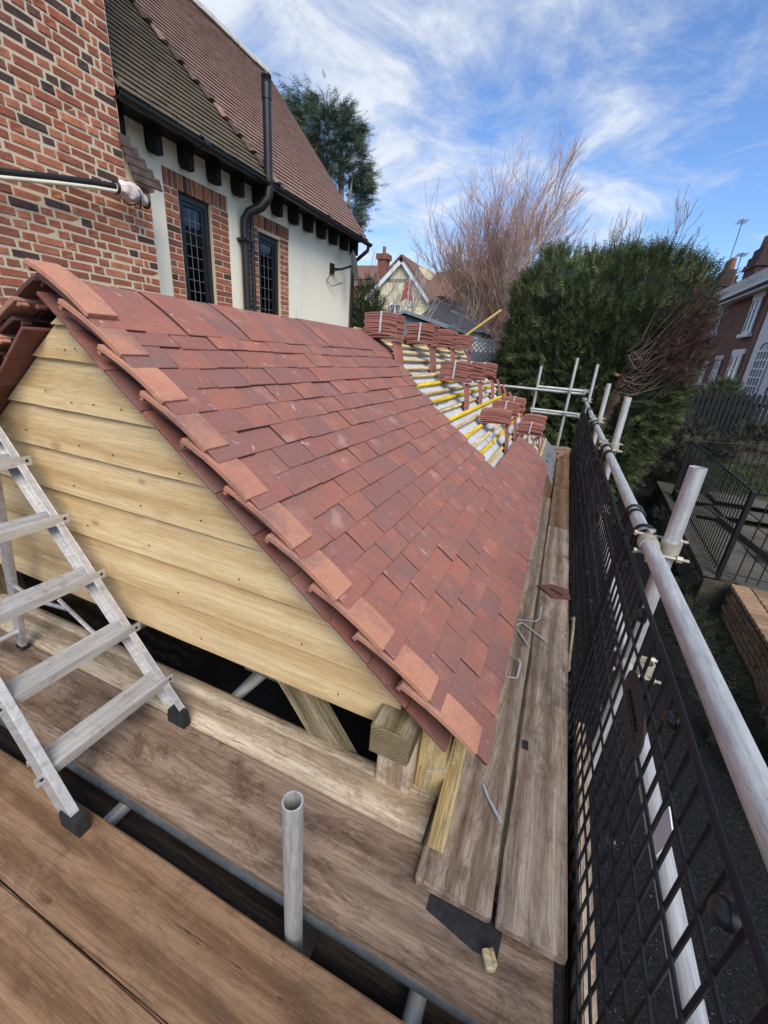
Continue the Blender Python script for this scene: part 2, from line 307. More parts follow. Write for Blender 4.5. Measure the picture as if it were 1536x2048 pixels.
flat('slate', (0.055, 0.058, 0.066), 0.7, var=0.3)
flat('slate_white', (0.52, 0.51, 0.46), 0.8, var=0.2)
flat('shed_blue', (0.20, 0.23, 0.27), 0.8, var=0.15)
flat('far_red_roof', (0.175, 0.092, 0.070), 0.9, var=0.25, scale=3)
flat('red_flag', (0.42, 0.03, 0.04), 0.8, var=0.3, scale=5)
flat('far_brick', (0.20, 0.085, 0.06), 0.9, var=0.3, scale=3)
flat('far_brick_dark', (0.058, 0.038, 0.036), 0.9, var=0.4, scale=6)
flat('terracotta', (0.20, 0.105, 0.075), 0.9, var=0.25)
flat('paving', (0.085, 0.08, 0.064), 0.9, var=0.3, scale=2, bump=0.3)
flat('lattice_blue', (0.17, 0.18, 0.21), 0.8, var=0.2)
flat('yellow_pole', (0.62, 0.42, 0.13), 0.7, var=0.15)
flat('dish_grey', (0.20, 0.21, 0.22), 0.5, var=0.1)
flat('floor_dark', (0.035, 0.03, 0.025), 0.9, var=0.4, scale=4)
def f_tb(m):
    b = m.n('ShaderNodeTexBrick'); sp = m.n('ShaderNodeSeparateXYZ'); m.t.links.new(m.obj, sp.inputs[0]); cb = m.n('ShaderNodeCombineXYZ')
    m.t.links.new(sp.outputs[1], cb.inputs[0]); m.t.links.new(sp.outputs[2], cb.inputs[1]); m.t.links.new(cb.outputs[0], b.inputs['Vector'])
    b.inputs['Scale'].default_value = 1; b.inputs['Brick Width'].default_value = 0.225; b.inputs['Row Height'].default_value = 0.085; b.inputs['Mortar Size'].default_value = 0.008
    b.inputs['Color1'].default_value = (0.22, 0.075, 0.045, 1); b.inputs['Color2'].default_value = (0.14, 0.058, 0.042, 1); b.inputs['Mortar'].default_value = (0.27, 0.2, 0.15, 1)
    c = m.mix(m.ramp(m.noise(m.obj, 0.6, 5), (0.4, 0), (0.7, 0.6)), b.outputs['Color'], (0.11, 0.07, 0.058)); m.col(c)
simple('terrace_brick', f_tb, rough=0.9)

def f_glass(m):
    g = m.n('ShaderNodeBsdfGlossy'); g.inputs['Roughness'].default_value = 0.03; t = m.n('ShaderNodeBsdfTransparent'); t.inputs[0].default_value = (0.8, 0.84, 0.83, 1)
    f = m.n('ShaderNodeFresnel'); f.inputs[0].default_value = 1.5; x = m.n('ShaderNodeMixShader')
    m.t.links.new(m.math('MULTIPLY', f.outputs[0], 1.6), x.inputs[0]); m.t.links.new(t.outputs[0], x.inputs[1]); m.t.links.new(g.outputs[0], x.inputs[2])
    m.t.links.new(x.outputs[0], m.t.nodes['Material Output'].inputs['Surface'])
simple('glass_clear', f_glass)
# ------------------------------------------------------------------ mesh toolkit
COL = scn.collection
class B:
    def __init__(s): s.v = []; s.f = []
    def add(s, vs, fs):
        o = len(s.v); s.v += [tuple(x) for x in vs]; s.f += [tuple(i+o for i in f) for f in fs]; return s
    def box(s, c, d, rot=None):
        x, y, z = d[0]/2, d[1]/2, d[2]/2; c = Vector(c)
        vs = [Vector(p) for p in ((-x,-y,-z),(x,-y,-z),(x,y,-z),(-x,y,-z),(-x,-y,z),(x,-y,z),(x,y,z),(-x,y,z))]
        if rot is not None: vs = [rot @ p for p in vs]
        return s.add([p+c for p in vs], [(0,3,2,1),(4,5,6,7),(0,1,5,4),(1,2,6,5),(2,3,7,6),(3,0,4,7)])
    def bx(s, x0, x1, y0, y1, z0, z1): return s.box(((x0+x1)/2, (y0+y1)/2, (z0+z1)/2), (x1-x0, y1-y0, z1-z0))
    def tube(s, pts, r, n=8, caps=True):
        pts = [Vector(p) for p in pts]; k = len(pts); rs = r if isinstance(r, (list, tuple)) else [r]*k
        d0 = (pts[1]-pts[0]).normalized(); a = d0.orthogonal().normalized(); vs = []
        for i, p in enumerate(pts):
            d = (pts[min(i+1, k-1)]-pts[max(i-1, 0)])
            d = d.normalized() if d.length > 1e-9 else d0
            a = (a-d*a.dot(d)); a = a.normalized() if a.length > 1e-6 else d.orthogonal().normalized(); b = d.cross(a)
            vs += [p+(a*math.cos(2*math.pi*j/n)+b*math.sin(2*math.pi*j/n))*rs[i] for j in range(n)]
        fs = [(i*n+j, i*n+(j+1) % n, (i+1)*n+(j+1) % n, (i+1)*n+j) for i in range(k-1) for j in range(n)]
        if caps: fs += [tuple(reversed(range(n))), tuple(range((k-1)*n, k*n))]
        return s.add(vs, fs)
    def pipe(s, p0, p1, ro, ri, n=20):
        p0, p1 = Vector(p0), Vector(p1); d = (p1-p0).normalized(); a = d.orthogonal().normalized(); b = d.cross(a); vs = []
        for p, r in ((p0, ro), (p1, ro), (p1, ri), (p0, ri)): vs += [p+(a*math.cos(2*math.pi*j/n)+b*math.sin(2*math.pi*j/n))*r for j in range(n)]
        return s.add(vs, [(i*n+j, i*n+(j+1) % n, ((i+1) % 4)*n+(j+1) % n, ((i+1) % 4)*n+j) for i in range(4) for j in range(n)])
    def prism(s, poly, o, e1, e2, e3, t):      # polygon in plane (e1,e2), extruded t along e3
        o, e1, e2, e3 = Vector(o), Vector(e1), Vector(e2), Vector(e3); n = len(poly)
        vs = [o+e1*p[0]+e2*p[1] for p in poly]; vs += [v+e3*t for v in vs]
        return s.add(vs, [tuple(reversed(range(n))), tuple(range(n, 2*n))]+[(i, (i+1) % n, n+(i+1) % n, n+i) for i in range(n)])
    def dome(s, c, ax, r, h, n=10, m=4):
        c, ax = Vector(c), Vector(ax).normalized(); a = ax.orthogonal().normalized(); b = ax.cross(a); vs = []
        for i in range(m):
            t = math.pi/2*i/m
            vs += [c+ax*h*math.sin(t)+(a*math.cos(2*math.pi*j/n)+b*math.sin(2*math.pi*j/n))*r*math.cos(t) for j in range(n)]
        vs.append(c+ax*h); fs = [(i*n+j, i*n+(j+1) % n, (i+1)*n+(j+1) % n, (i+1)*n+j) for i in range(m-1) for j in range(n)]
        fs += [((m-1)*n+j, (m-1)*n+(j+1) % n, m*n) for j in range(n)]+[tuple(reversed(range(n)))]
        return s.add(vs, fs)
    def build(s, name, mat, parent=None, smooth=False, origin=None, kind=None):
        v = np.array(s.v, dtype=float)
        if origin is None: origin = (v.min(0)+v.max(0))/2
        origin = np.array(origin, dtype=float)
        me = bpy.data.meshes.new(name); me.from_pydata((v-origin).tolist(), [], s.f); me.materials.append(MAT[mat]); me.update()
        if smooth: smooth_mesh(me, smooth)
        return link(name, me, parent, Matrix.Translation(Vector(origin)), kind)
def smooth_mesh(me, ang=True):
    for p in me.polygons: p.use_smooth = True
    if ang is not True and ang: me.set_sharp_from_angle(angle=R(ang))
    else: me.set_sharp_from_angle(angle=R(40))
def link(name, me, parent=None, mw=Matrix(), kind=None):
    o = bpy.data.objects.new(name, me); COL.objects.link(o)
    if parent is not None:
        o.parent = parent; pm = Matrix(parent['_mw']) if '_mw' in parent else WM[parent.name]
        o.matrix_local = pm.inverted() @ mw
        WM[o.name] = mw.copy()
    else: o.matrix_world = mw; WM[o.name] = mw.copy()
    if kind: o['kind'] = kind
    return o
WM = {}
def tag(o, label=None, cat=None, group=None, kind=None):
    if label: o['label'] = label
    if cat: o['category'] = cat
    if group: o['group'] = group
    if kind: o['kind'] = kind
    return o
def thing(name, loc, label, cat, group=None):
    o = bpy.data.objects.new(name, None); COL.objects.link(o); o.empty_display_size = 0.1
    o.matrix_world = Matrix.Translation(Vector(loc)); WM[o.name] = Matrix.Translation(Vector(loc)); return tag(o, label, cat, group)
def frame(o, ex, ey, ez):
    o, ex, ey, ez = Vector(o), Vector(ex), Vector(ey), Vector(ez)
    return Matrix(((ex.x, ey.x, ez.x, o.x), (ex.y, ey.y, ez.y, o.y), (ex.z, ey.z, ez.z, o.z), (0, 0, 0, 1)))
def bevel_mesh(name, b, mat, w=0.003, seg=1, jit=0.0, sub=0, smooth=False):
    import bmesh
    me = bpy.data.meshes.new(name); me.from_pydata(b.v, [], b.f); bm = bmesh.new(); bm.from_mesh(me)
    if sub: bmesh.ops.subdivide_edges(bm, edges=[e for e in bm.edges if e.calc_length() > 0.5], cuts=sub, use_grid_fill=True)
    bmesh.ops.bevel(bm, geom=[e for e in bm.edges if e.calc_face_angle(0) > 0.5], offset=w, segments=seg, affect='EDGES', clamp_overlap=True)
    if jit:
        for v in bm.verts: v.co += Vector((random.uniform(-1, 1), random.uniform(-1, 1), random.uniform(-1, 1)))*jit
    bm.to_mesh(me); bm.free(); me.materials.append(MAT[mat])
    if smooth: smooth_mesh(me, 35)
    return me
def plank(name, p0, p1, width, thick, mat, parent=None, upv=(0, 0, 1), w=0.004, jit=0.0012, sub=10):
    """board from p0 to p1 (centre line of its body), local X = length"""
    p0, p1 = Vector(p0), Vector(p1); ex = (p1-p0); L = ex.length; ex.normalize(); ez = Vector(upv); ez = (ez-ex*ez.dot(ex)).normalized(); ey = ez.cross(ex)
    me = bevel_mesh(name, B().box((0, 0, 0), (L, width, thick)), mat, w, 2, jit, sub if L > 0.5 else 0)
    return link(name, me, parent, frame((p0+p1)/2, ex, ey, ez))
def scaffold_tube(p0, p1, label, group=None, name='scaffold_tube', n=24):
    p0, p1 = Vector(p0), Vector(p1); d = (p1-p0); L = d.length; ez = d.normalized(); ex = ez.orthogonal().normalized(); ey = ez.cross(ex)
    b = B().pipe((0, 0, -L/2), (0, 0, L/2), 0.02415, 0.0201, n); me = bpy.data.meshes.new(name); me.from_pydata(b.v, [], b.f); me.materials.append(MAT['galvanised_tube']); smooth_mesh(me, 40)
    return tag(link(name, me, None, frame((p0+p1)/2, ex, ey, ez)), label, 'scaffold tube', group)
G = -3.0

# ------------------------------------------------------------------ setting: ground, path
def ground_h(x, y):
    a = min(1, max(0, (x-2.7)/0.6)); b = min(1, max(0, (y-9)/6))
    return G + a*(0.42+b*1.15)
def grid(name, x0, x1, y0, y1, nx, ny, hf, mat):
    b = B(); xs = np.linspace(x0, x1, nx); ys = np.linspace(y0, y1, ny)
    b.v = [(x, y, hf(x, y)) for y in ys for x in xs]; b.f = [(j*nx+i, j*nx+i+1, (j+1)*nx+i+1, (j+1)*nx+i) for j in range(ny-1) for i in range(nx-1)]
    return tag(b.build(name, mat, origin=(0, 0, 0), smooth=True), kind='structure')
b = B(); xs = sorted(set([-900, -300, -100, -40]+list(np.linspace(-20, 2.6, 20))+list(np.linspace(2.7, 3.4, 6))+list(np.linspace(3.6, 12, 12))+[20, 40, 100, 300, 900])); ys = sorted(set([-60, -20, -6]+list(np.linspace(-2, 30, 50))+[40, 60, 100, 300, 900, 1500]))
nx = len(xs); b.v = [(x, y, ground_h(x, y)-0.012) for y in ys for x in xs]; b.f = [(j*nx+i, j*nx+i+1, (j+1)*nx+i+1, (j+1)*nx+i) for j in range(len(ys)-1) for i in range(nx-1)]
tag(b.build('ground', 'soil', origin=(0, 0, 0), smooth=True), kind='structure')
b = B(); pl = [(0.15, -2), (0.35, 4), (0.6, 10), (1.4, 16), (3.2, 30)]; pr = [(1.55, -2), (2.02, 4), (2.55, 10), (2.9, 16), (5.2, 30)]
b.v = [(x, y, G+0.004) for x, y in pl]+[(x, y, G+0.004) for x, y in pr]; b.f = [(i, i+5, i+6, i+1) for i in range(4)]
tag(b.build('path', 'asphalt', origin=(0, 0, 0)), kind='structure')

# ------------------------------------------------------------------ outbuilding with the half-tiled roof
TH = R(38.3); CT, ST = math.cos(TH), math.sin(TH)
RX, RZ, YV, YE = -1.507, 0.118, 0.86, 6.4
LEN = 1.90
SR = -1.474                                           # s of the ridge
sd = Vector((CT, 0, -ST)); nn = Vector((ST, 0, CT))
def roofp(s, y, n=0.0, side=1):
    p = Vector((RX, y, RZ)) + sd*(s-SR) + nn*n
    if side < 0: p.x = 2*RX - p.x
    return p
ob = thing('outbuilding', (RX, YV+0.1, G), 'timber clad outbuilding with half tiled red clay roof and bare battens', 'outbuilding')
def slope_frame(s, y, n=0.0, side=1, dy=0, dr=0.0):
    """local x along the eaves, y down the slope, z outward"""
    o = roofp(s, y, n, side)
    if side > 0: ex, ey, ez = Vector((0, -1, 0)), sd, nn
    else: ex, ey, ez = Vector((0, 1, 0)), Vector((-CT, 0, -ST)), Vector((-ST, 0, CT))
    m = frame(o, ex, ey, ez)
    return m @ Matrix.Rotation(dr, 4, 'Z')
def tile_mesh(name, width, L, thick, H, camber, mat, jit=0.0, nib=True, seg=6):
    b = B(); vs = []
    for i in range(seg+1):
        t = i/seg; y = L*t; z = H*t+camber*4*t*(1-t)
        j = random.uniform(-jit, jit) if 0 < i else 0
        for x in (-width/2, width/2): vs.append((x+random.uniform(-jit, jit)*0.5, y+(random.uniform(-jit, jit) if i in (0, seg) else 0), z+j*0.4))
        for x in (-width/2, width/2): vs.append((x, y, z+thick))
    fs = []
    for i in range(seg):
        o, q = i*4, i*4+4
        fs += [(o, q, q+1, o+1), (o+2, o+3, q+3, q+2), (o, o+2, q+2, q), (o+1, q+1, q+3, o+3)]
    fs += [(0, 1, 3, 2), (seg*4, seg*4+2, seg*4+3, seg*4+1)]
    b.add(vs, fs)
    if nib:
        for x in (-width*0.28, width*0.28): b.box((x, 0.009, -0.006), (0.03, 0.014, 0.013))
    me = bevel_mesh(name, b, mat, 0.0018, 1, 0)
    if mat == 'clay_tile':                                # course shadow painted into the clay edges and undersides
        me.materials.append(MAT['clay_tile_edge_shade'])
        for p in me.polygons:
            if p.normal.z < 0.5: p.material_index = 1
    smooth_mesh(me, 30)
    return me
TL, TW, TT, TH_ = 0.265, 0.1603, 0.0140, 0.037
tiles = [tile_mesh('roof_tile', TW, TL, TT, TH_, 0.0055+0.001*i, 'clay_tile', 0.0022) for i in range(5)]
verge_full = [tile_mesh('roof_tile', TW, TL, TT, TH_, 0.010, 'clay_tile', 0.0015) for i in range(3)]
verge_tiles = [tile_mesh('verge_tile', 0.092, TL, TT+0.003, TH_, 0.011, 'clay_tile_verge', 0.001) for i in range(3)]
GA = 0.0925
def sk(k): return -1.237+GA*k
PIT = 0.165
for k in range(19):
    odd = k % 2; y0 = YV+(0.0825 if odd else 0.0)
    ncol = 13 - (1 if (odd and k > 4) else 0)
    if k == 0: ncol = 14
    if k >= 16: ncol = 25
    for c in range(ncol):
        y = y0+PIT*(c+0.5)+random.uniform(-0.0012, 0.0012)-(0.003 if (c == 0 and not odd) else 0)
        if k >= 16 and y > 4.72 + (18-k)*0.02: continue
        lift = random.uniform(0, 0.005)
        link('roof_tile', random.choice(verge_full if (c == 0 and not odd) else tiles), ob, slope_frame(sk(k)-TL+random.uniform(-0.003, 0.003)+(0.026 if k == 0 else 0), y, lift+(0.004 if c == 0 and not odd else 0), 1, dr=random.uniform(-0.008, 0.008)))
# left slope, seen edge-on: only a few columns by the verge
for k in range(0, 19):
    odd = k % 2
    for c in range(2):
        y = YV+(0.0825 if odd else 0)+PIT*(c+0.5)
        link('roof_tile', random.choice(tiles), ob, slope_frame(sk(k)-TL+0.035, y, random.uniform(0, 0.003), -1, dr=random.uniform(-0.006, 0.006)))
for side in (1, -1):
    for j in range(10):
        if j == 0 and side < 0: continue
        s = sk(2*j)-(0.045 if j else 0.008)
        m = slope_frame(s-TL, YV+0.035+random.uniform(-0.005, 0.005), 0.0085+random.uniform(0, 0.002)+(0.012 if j == 0 else 0), side, dr=random.uniform(-0.02, 0.02))
        link('verge_tile', random.choice(verge_tiles), ob, m)
# undercloak
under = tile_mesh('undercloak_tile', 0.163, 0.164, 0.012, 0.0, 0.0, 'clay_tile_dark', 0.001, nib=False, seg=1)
for side in (1, -1):
    for j in range(11):
        if j == 0 and side < 0: continue
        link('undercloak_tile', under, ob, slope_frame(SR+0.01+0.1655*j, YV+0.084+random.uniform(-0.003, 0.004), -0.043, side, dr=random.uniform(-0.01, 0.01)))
# battens and membrane
for side in (1, -1):
    for k in range(20):
        s = sk(k)-TL+0.035+0.006*math.sin(k*2.1)
        if k == 19: s = 0.33
        yellow = side > 0 and 6 <= k <= 16 and k % 2 == 0
        me_w = 0.032
        p0, p1 = roofp(s, YV+0.14, -0.0125, side), roofp(s, YE-0.05+random.uniform(-0.09, 0.09), -0.0125, side)
        nv = nn if side > 0 else Vector((-ST, 0, CT))
        if k % 3 == 0:
            ym = 3.3+0.5*((k*7) % 5)/5; a = p0.copy(); a.y = ym; plank('batten', p0, a-Vector((0, 0.002, 0)), me_w, 0.025, 'wood_yellow' if yellow else 'wood_batten', ob, nv, 0.002, 0.0006, 4)
            plank('batten', a+Vector((0, 0.002, 0)), p1, me_w, 0.025, 'wood_yellow' if yellow else 'wood_batten', ob, nv, 0.002, 0.0006, 4)
        else: plank('batten', p0, p1, me_w, 0.025, 'wood_yellow' if yellow else 'wood_batten', ob, nv, 0.002, 0.0006, 4)
    b = B(); ny, ns = 40, 30; vs = []
    for i in range(ns+1):
        for j in range(ny+1):
            s = SR+(LEN)*i/ns; y = YV+0.1+(YE-YV-0.1)*j/ny
            vs.append(roofp(s, y, -0.033-0.006*(1+math.sin(y*math.pi/0.3))*0.5-0.003*mnoise.noise((s*6, y*6, 1)), side))
    b.add(vs, [(i*(ny+1)+j, i*(ny+1)+j+1, (i+1)*(ny+1)+j+1, (i+1)*(ny+1)+j) for i in range(ns) for j in range(ny)])
    b.build('roof_membrane', 'membrane', ob, smooth=True)
    b = B(); c0, c1 = roofp(SR+0.02, YV+0.1, -0.05, side), roofp(0.5, YV+0.1, -0.05, side)
    for yy in np.arange(YV+0.55, YE, 0.45): b.add(*(lambda q: (q.v, q.f))(B().prism([(0, -0.15), (LEN-0.06, -0.15), (LEN-0.06, 0), (0, 0)], roofp(SR, yy, -0.045, side), sd if side > 0 else Vector((-CT, 0, -ST)), nn if side > 0 else Vector((-ST, 0, CT)), (0, 1, 0), 0.05)))
    b.build('rafters', 'wood_new', ob, kind='stuff')
plank('ridge_board', (RX, 2.95, RZ-0.035), (RX, YE, RZ-0.035), 0.03, 0.12, 'wood_new', ob)
# printed marks on the membrane
def strokes(s0, y0, n, h, wl, side=1):
    b = B()
    for i in range(n):
        y = y0+i*wl*1.35
        for (a, c, d, e) in ((0, 0, 0, 1), (wl*0.8/h, 0, wl*0.8/h, 1), (0, 0.5*((i*3) % 3), wl*0.8/h, 0.5*((i*2) % 3))):
            p, q = roofp(s0-h*c, y+a*h, -0.0275), roofp(s0-h*e, y+d*h, -0.0275)
            dv = (q-p); 
            if dv.length < 1e-4: continue
            t = dv.normalized().cross(nn)*h*0.09
            b.add([p-t, p+t, q+t, q-t], [(0, 1, 2, 3)])
    b.build('printed_lettering', 'membrane_print', ob)
strokes(-0.70, 3.30, 6, 0.045, 0.05); strokes(0.47, 5.15, 9, 0.055, 0.06)
# gable weatherboards
YC = 0.945
edges = [-1.105, -0.94, -0.775, -0.61, -0.441, -0.277, -0.112, 0.0, 0.04]
def half(z, off): return max(0.0, (RZ-off-z)/math.tan(TH))
for i in range(8):
    z0, z1 = edges[i]+random.uniform(-0.004, 0.004), edges[i+1]+0.022
    if i == 7: z1 = 0.055
    if i == 0: z0 = -1.108
    tilt = 0.016; off = 0.062
    n = 24; b = B()
    def bx_at(u, z): return (RX+u*half(z, off))
    fb, ft = [], []
    for q in range(n+1):
        u = -1+2*q/n; wob = 0.0016*mnoise.noise((u*6, i*3.1, 0))
        u0 = u
        xr0 = bx_at(u, z0)
        if i == 0: xr0 = min(xr0, -0.245) if u > 0 else xr0
        if i == 0: xr0 = max(xr0, -2.9)
        xr1 = min(bx_at(u, z1), -0.21) if i == 0 else bx_at(u, z1)
        fb.append(((xr0), YC-tilt-0.006, z0+wob)); ft.append((xr1, YC-0.002, z1))
    vs = fb+ft+[(x, y+0.022, z) for x, y, z in fb]+[(x, y+0.008, z) for x, y, z in ft]
    k = n+1; fs = [(j, j+1, k+j+1, k+j) for j in range(n)]+[(2*k+j, 3*k+j, 3*k+j+1, 2*k+j+1) for j in range(n)]
    fs += [(j, 2*k+j, 2*k+j+1, j+1) for j in range(n)]+[(k+j, k+j+1, 3*k+j+1, 3*k+j) for j in range(n)]+[(0, k, 3*k, 2*k), (n, 2*k+n, 3*k+n, k+n)]
    # local frame: X length, Y up the board face
    b.add([((x-RX), (z-z0), -(y-YC)) for x, y, z in vs], fs)
    me = bpy.data.meshes.new('cladding_board'); me.from_pydata(b.v, [], b.f); me.materials.append(MAT['wood_cladding'])
    link('cladding_board', me, ob, frame((RX, YC, z0), (1, 0, 0), (0, 0, 1), (0, -1, 0)))
b = B()
for i in range(8):
    for u in ((-0.75, -0.1, 0.35, 0.8) if i < 6 else (-0.5, 0.45)):
        z = edges[i]+0.035+random.uniform(-.012, .02); u += random.uniform(-.1, .1); hw = half(z+0.05, 0.1)
        x = RX+u*min(hw, 1.2)
        b.tube([(x, YC-0.021, z), (x, YC-0.025, z)], 0.0022, 6)
b.build('nail_heads', 'felt_black', ob, kind='stuff')
# frame timbers below the gable: plate end, post, brace
ed = bevel_mesh('wall_plate', B().box((0, 0, 0), (5.4, 0.126, 0.108)), 'wood_oak_weathered', 0.004, 2, 0.0004)
link('wall_plate', ed, ob, frame((-0.255, 0.845+2.7, -1.082), (0, 1, 0), (-1, 0, 0), (0, 0, 1)))
eg = bevel_mesh('end_grain', B().box((0, 0, 0), (0.124, 0.006, 0.106)), 'end_grain', 0.002, 1); link('end_grain', eg, ob, Matrix.Translation((-0.255, 0.8435, -1.082)))
plank('post', (-0.268, 1.035, -1.14), (-0.268, 1.035, G), 0.13, 0.12, 'wood_pale', ob, (0, -1, 0))
plank('post', (-0.15, 1.07, -1.10), (-0.15, 1.07, G), 0.10, 0.10, 'wood_new', ob, (0, -1, 0))
plank('post', (-2.75, 0.99, -1.0), (-2.75, 0.99, G), 0.14, 0.14, 'wood_oak_weathered', ob, (0, -1, 0))
plank('brace', (-0.92, 1.06, -0.96), (-0.26, 1.06, -1.90), 0.14, 0.05, 'wood_oak_weathered', ob, (0, -1, 0))
plank('brace', (-0.72, 1.25, -0.96), (-0.10, 1.25, -1.9), 0.10, 0.05, 'wood_dark', ob, (0, -1, 0))
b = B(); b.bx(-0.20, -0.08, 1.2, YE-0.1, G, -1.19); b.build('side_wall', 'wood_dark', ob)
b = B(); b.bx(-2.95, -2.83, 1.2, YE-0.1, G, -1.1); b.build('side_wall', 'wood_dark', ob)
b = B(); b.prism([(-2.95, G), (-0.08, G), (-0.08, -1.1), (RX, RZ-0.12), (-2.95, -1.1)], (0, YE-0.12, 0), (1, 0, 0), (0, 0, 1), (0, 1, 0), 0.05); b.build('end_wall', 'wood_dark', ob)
b = B(); b.bx(-2.95, 0, 0.7, YE, G-0.01, G+0.03); b.build('floor_slab', 'floor_dark', ob)
plank('fascia_board', (-0.075, YV+0.14, -1.20), (-0.075, YE, -1.20), 0.022, 0.13, 'wood_new', ob)
# eaves felt strip hanging over the far end
b = B(); vs = []
for j in range(21):
    y = 4.75+(YE+0.05-4.75)*j/20; e = 0.01*math.sin(j*1.7)
    for k, (ds, dz) in enumerate(((0.36, -0.02), (0.52, -0.025), (0.60, -0.06))): p = roofp(ds, y, dz); vs.append((p.x+e*k, p.y, p.z-0.01*k))
b.add(vs, [(j*3+k, j*3+k+1, (j+1)*3+k+1, (j+1)*3+k) for j in range(20) for k in range(2)]); b.build('eaves_felt', 'felt_grey', ob, smooth=True)

# ------------------------------------------------------------------ tile stacks on the battens
flat_tiles = [tile_mesh('stacked_tile', TW, TL, TT, 0.0, 0.010+0.002*i, 'clay_tile_stack', 0.0012) for i in range(3)]
def stack(x, y, n, label, strap=True, lower=2, tw=0.0, proph=0.19, loose=0):
    zb = (roofp(0, 0).z) ; 
    s = (x-RX)/CT+SR; base = roofp(s, y, 0.0)
    r = thing('tile_stack', base, label, 'tile stack', 'bundles of new clay tiles stood on the battens')
    # prop tile standing on a batten, leaning against the stack
    top = base+Vector((-0.03, 0, proph)); ey = (base-top).normalized(); ez = Vector((ey.z*-1, 0, ey.x)).normalized(); ez = Vector((-ey.z, 0, ey.x)) 
    ex = ey.cross(ez)
    link('prop_tile', flat_tiles[0], r, frame(top, ex, ey, ez))
    z = top.z+0.004
    for i in range(lower):
        a = R(-6+3*i)+tw; ca, sa = math.cos(a), math.sin(a)
        m = frame((base.x-0.25, y+random.uniform(-0.01, 0.01), z+0.0), (-sa*0+0, -1, 0), (1, 0, 0.03), (-0.03, 0, 1))
        link('stacked_tile', random.choice(flat_tiles), r, m @ Matrix.Rotation(random.uniform(-0.08, 0.08), 4, 'Z')); z += TT+0.0035
    for i in range(n):
        m = frame((base.x-0.262+random.uniform(-0.007, 0.007), y+random.uniform(-0.006, 0.006), z+0.003), (0, -1, 0), (1, 0, 0), (0, 0, 1))
        link('stacked_tile', random.choice(flat_tiles), r, m @ Matrix.Rotation(tw+random.uniform(-0.03, 0.03), 4, 'Z')); z += TT+0.0014
    if strap:
        h0, h1 = z-n*(TT+0.0014)-0.001, z+0.0155; yy = TW/2+0.008; xs = base.x-0.13
        b = B(); loop = [(y-yy, h0), (y-yy, h1), (y+yy, h1), (y+yy, h0)]
        for (a0, c0), (a1, c1) in zip(loop, loop[1:]+loop[:1]):
            d = Vector((0, a1-a0, c1-c0)); L = d.length; d.normalize(); nrm = Vector((1, 0, 0)).cross(d)*0.0012; wv = Vector((0.008, 0, 0)); p, q = Vector((xs, a0, c0)), Vector((xs+0.006, a1, c1))
            b.add([p-wv-nrm, p+wv-nrm, q+wv-nrm, q-wv-nrm, p-wv+nrm, p+wv+nrm, q+wv+nrm, q-wv+nrm], [(0, 1, 2, 3), (7, 6, 5, 4), (0, 4, 5, 1), (1, 5, 6, 2), (2, 6, 7, 3), (3, 7, 4, 0)])
        b.build('strap', 'strap_plastic', r)
    return r
stack(-1.20, 3.09, 9, 'largest strapped tile stack at the ridge, nearest the finished tiling')
stack(-1.20, 3.99, 9, 'second strapped tile stack from the finished tiling along the ridge', tw=0.03)
stack(-1.20, 4.76, 9, 'third tile stack along the ridge, between two others', tw=-0.03, strap=False)
stack(-1.20, 5.58, 9, 'last tile stack along the ridge, beside the grey trellis', strap=False)
stack(-0.82, 3.94, 9, 'nearest strapped tile stack in the middle row on the yellow battens')
stack(-0.82, 4.62, 9, 'second strapped tile stack in the middle row of the roof', tw=0.04)
stack(-0.82, 5.42, 9, 'farthest tile stack in the middle row, in front of the hedge', tw=-0.02)
stack(-0.40, 3.98, 6, 'nearest unstrapped tile stack in the lowest rows with white strap beneath', strap=False)
stack(-0.40, 4.66, 7, 'strapped tile stack just behind the nearest low unstrapped stack')
stack(-0.40, 5.36, 7, 'farthest strapped tile stack of the low row, by the scaffold rails')
stack(-0.13, 4.98, 6, 'lowest strapped tile stack above the eaves, nearest the walkway', strap=True)
stack(-0.13, 5.55, 8, 'lowest unstrapped tile stack at the eaves, farther along the walkway', strap=False)
for i, (x, y) in enumerate(((-0.80, 5.98), (-0.73, 6.12), (-0.64, 6.2), (-0.53, 6.26))):
    base = roofp((x-RX)/CT+SR, y, 0.0); top = base+Vector((-0.07, 0.0, 0.19-0.02*i)); ey = (base-top).normalized(); ez = Vector((-ey.z, 0, ey.x)); ex = ey.cross(ez)
    tag(link('leaning_tile', flat_tiles[i % 3], None, frame(top, ex, ey, ez)), 'single clay tile propped upright on the far verge, ' + ('first', 'second', 'third', 'fourth')[i]+' from the ridge side', 'roof tile', 'tiles propped on the far verge')

# ------------------------------------------------------------------ scaffold deck
DZ = -1.45
def deck(name, x0, x1, y0, y1, top, mat, label, th=0.038, along='x', tilt=0.0):
    if along == 'x': o = plank(name, (x0, (y0+y1)/2, top-th/2), (x1, (y0+y1)/2, top-th/2+tilt), y1-y0, th, mat, None, w=0.005, jit=0.0022, sub=16)
    else: o = plank(name, ((x0+x1)/2, y0, top-th/2), ((x0+x1)/2, y1, top-th/2+tilt), x1-x0, th, mat, None, w=0.005, jit=0.0022, sub=16)
    return tag(o, label, 'scaffold board', 'scaffold boards')
deck('scaffold_board', -2.7, 0.9, 0.257, 0.481, DZ, 'wood_brown', 'brown scaffold board in the foreground carrying the left ladder foot')
deck('scaffold_board', -2.6, 0.9, 0.026, 0.254, DZ-0.001, 'wood_brown', 'brown scaffold board nearest the viewer at the bottom left corner')
deck('scaffold_board', -2.6, 0.9, -0.205, 0.022, DZ-0.002, 'wood_brown', 'brown scaffold board at the very bottom edge, partly out of view')
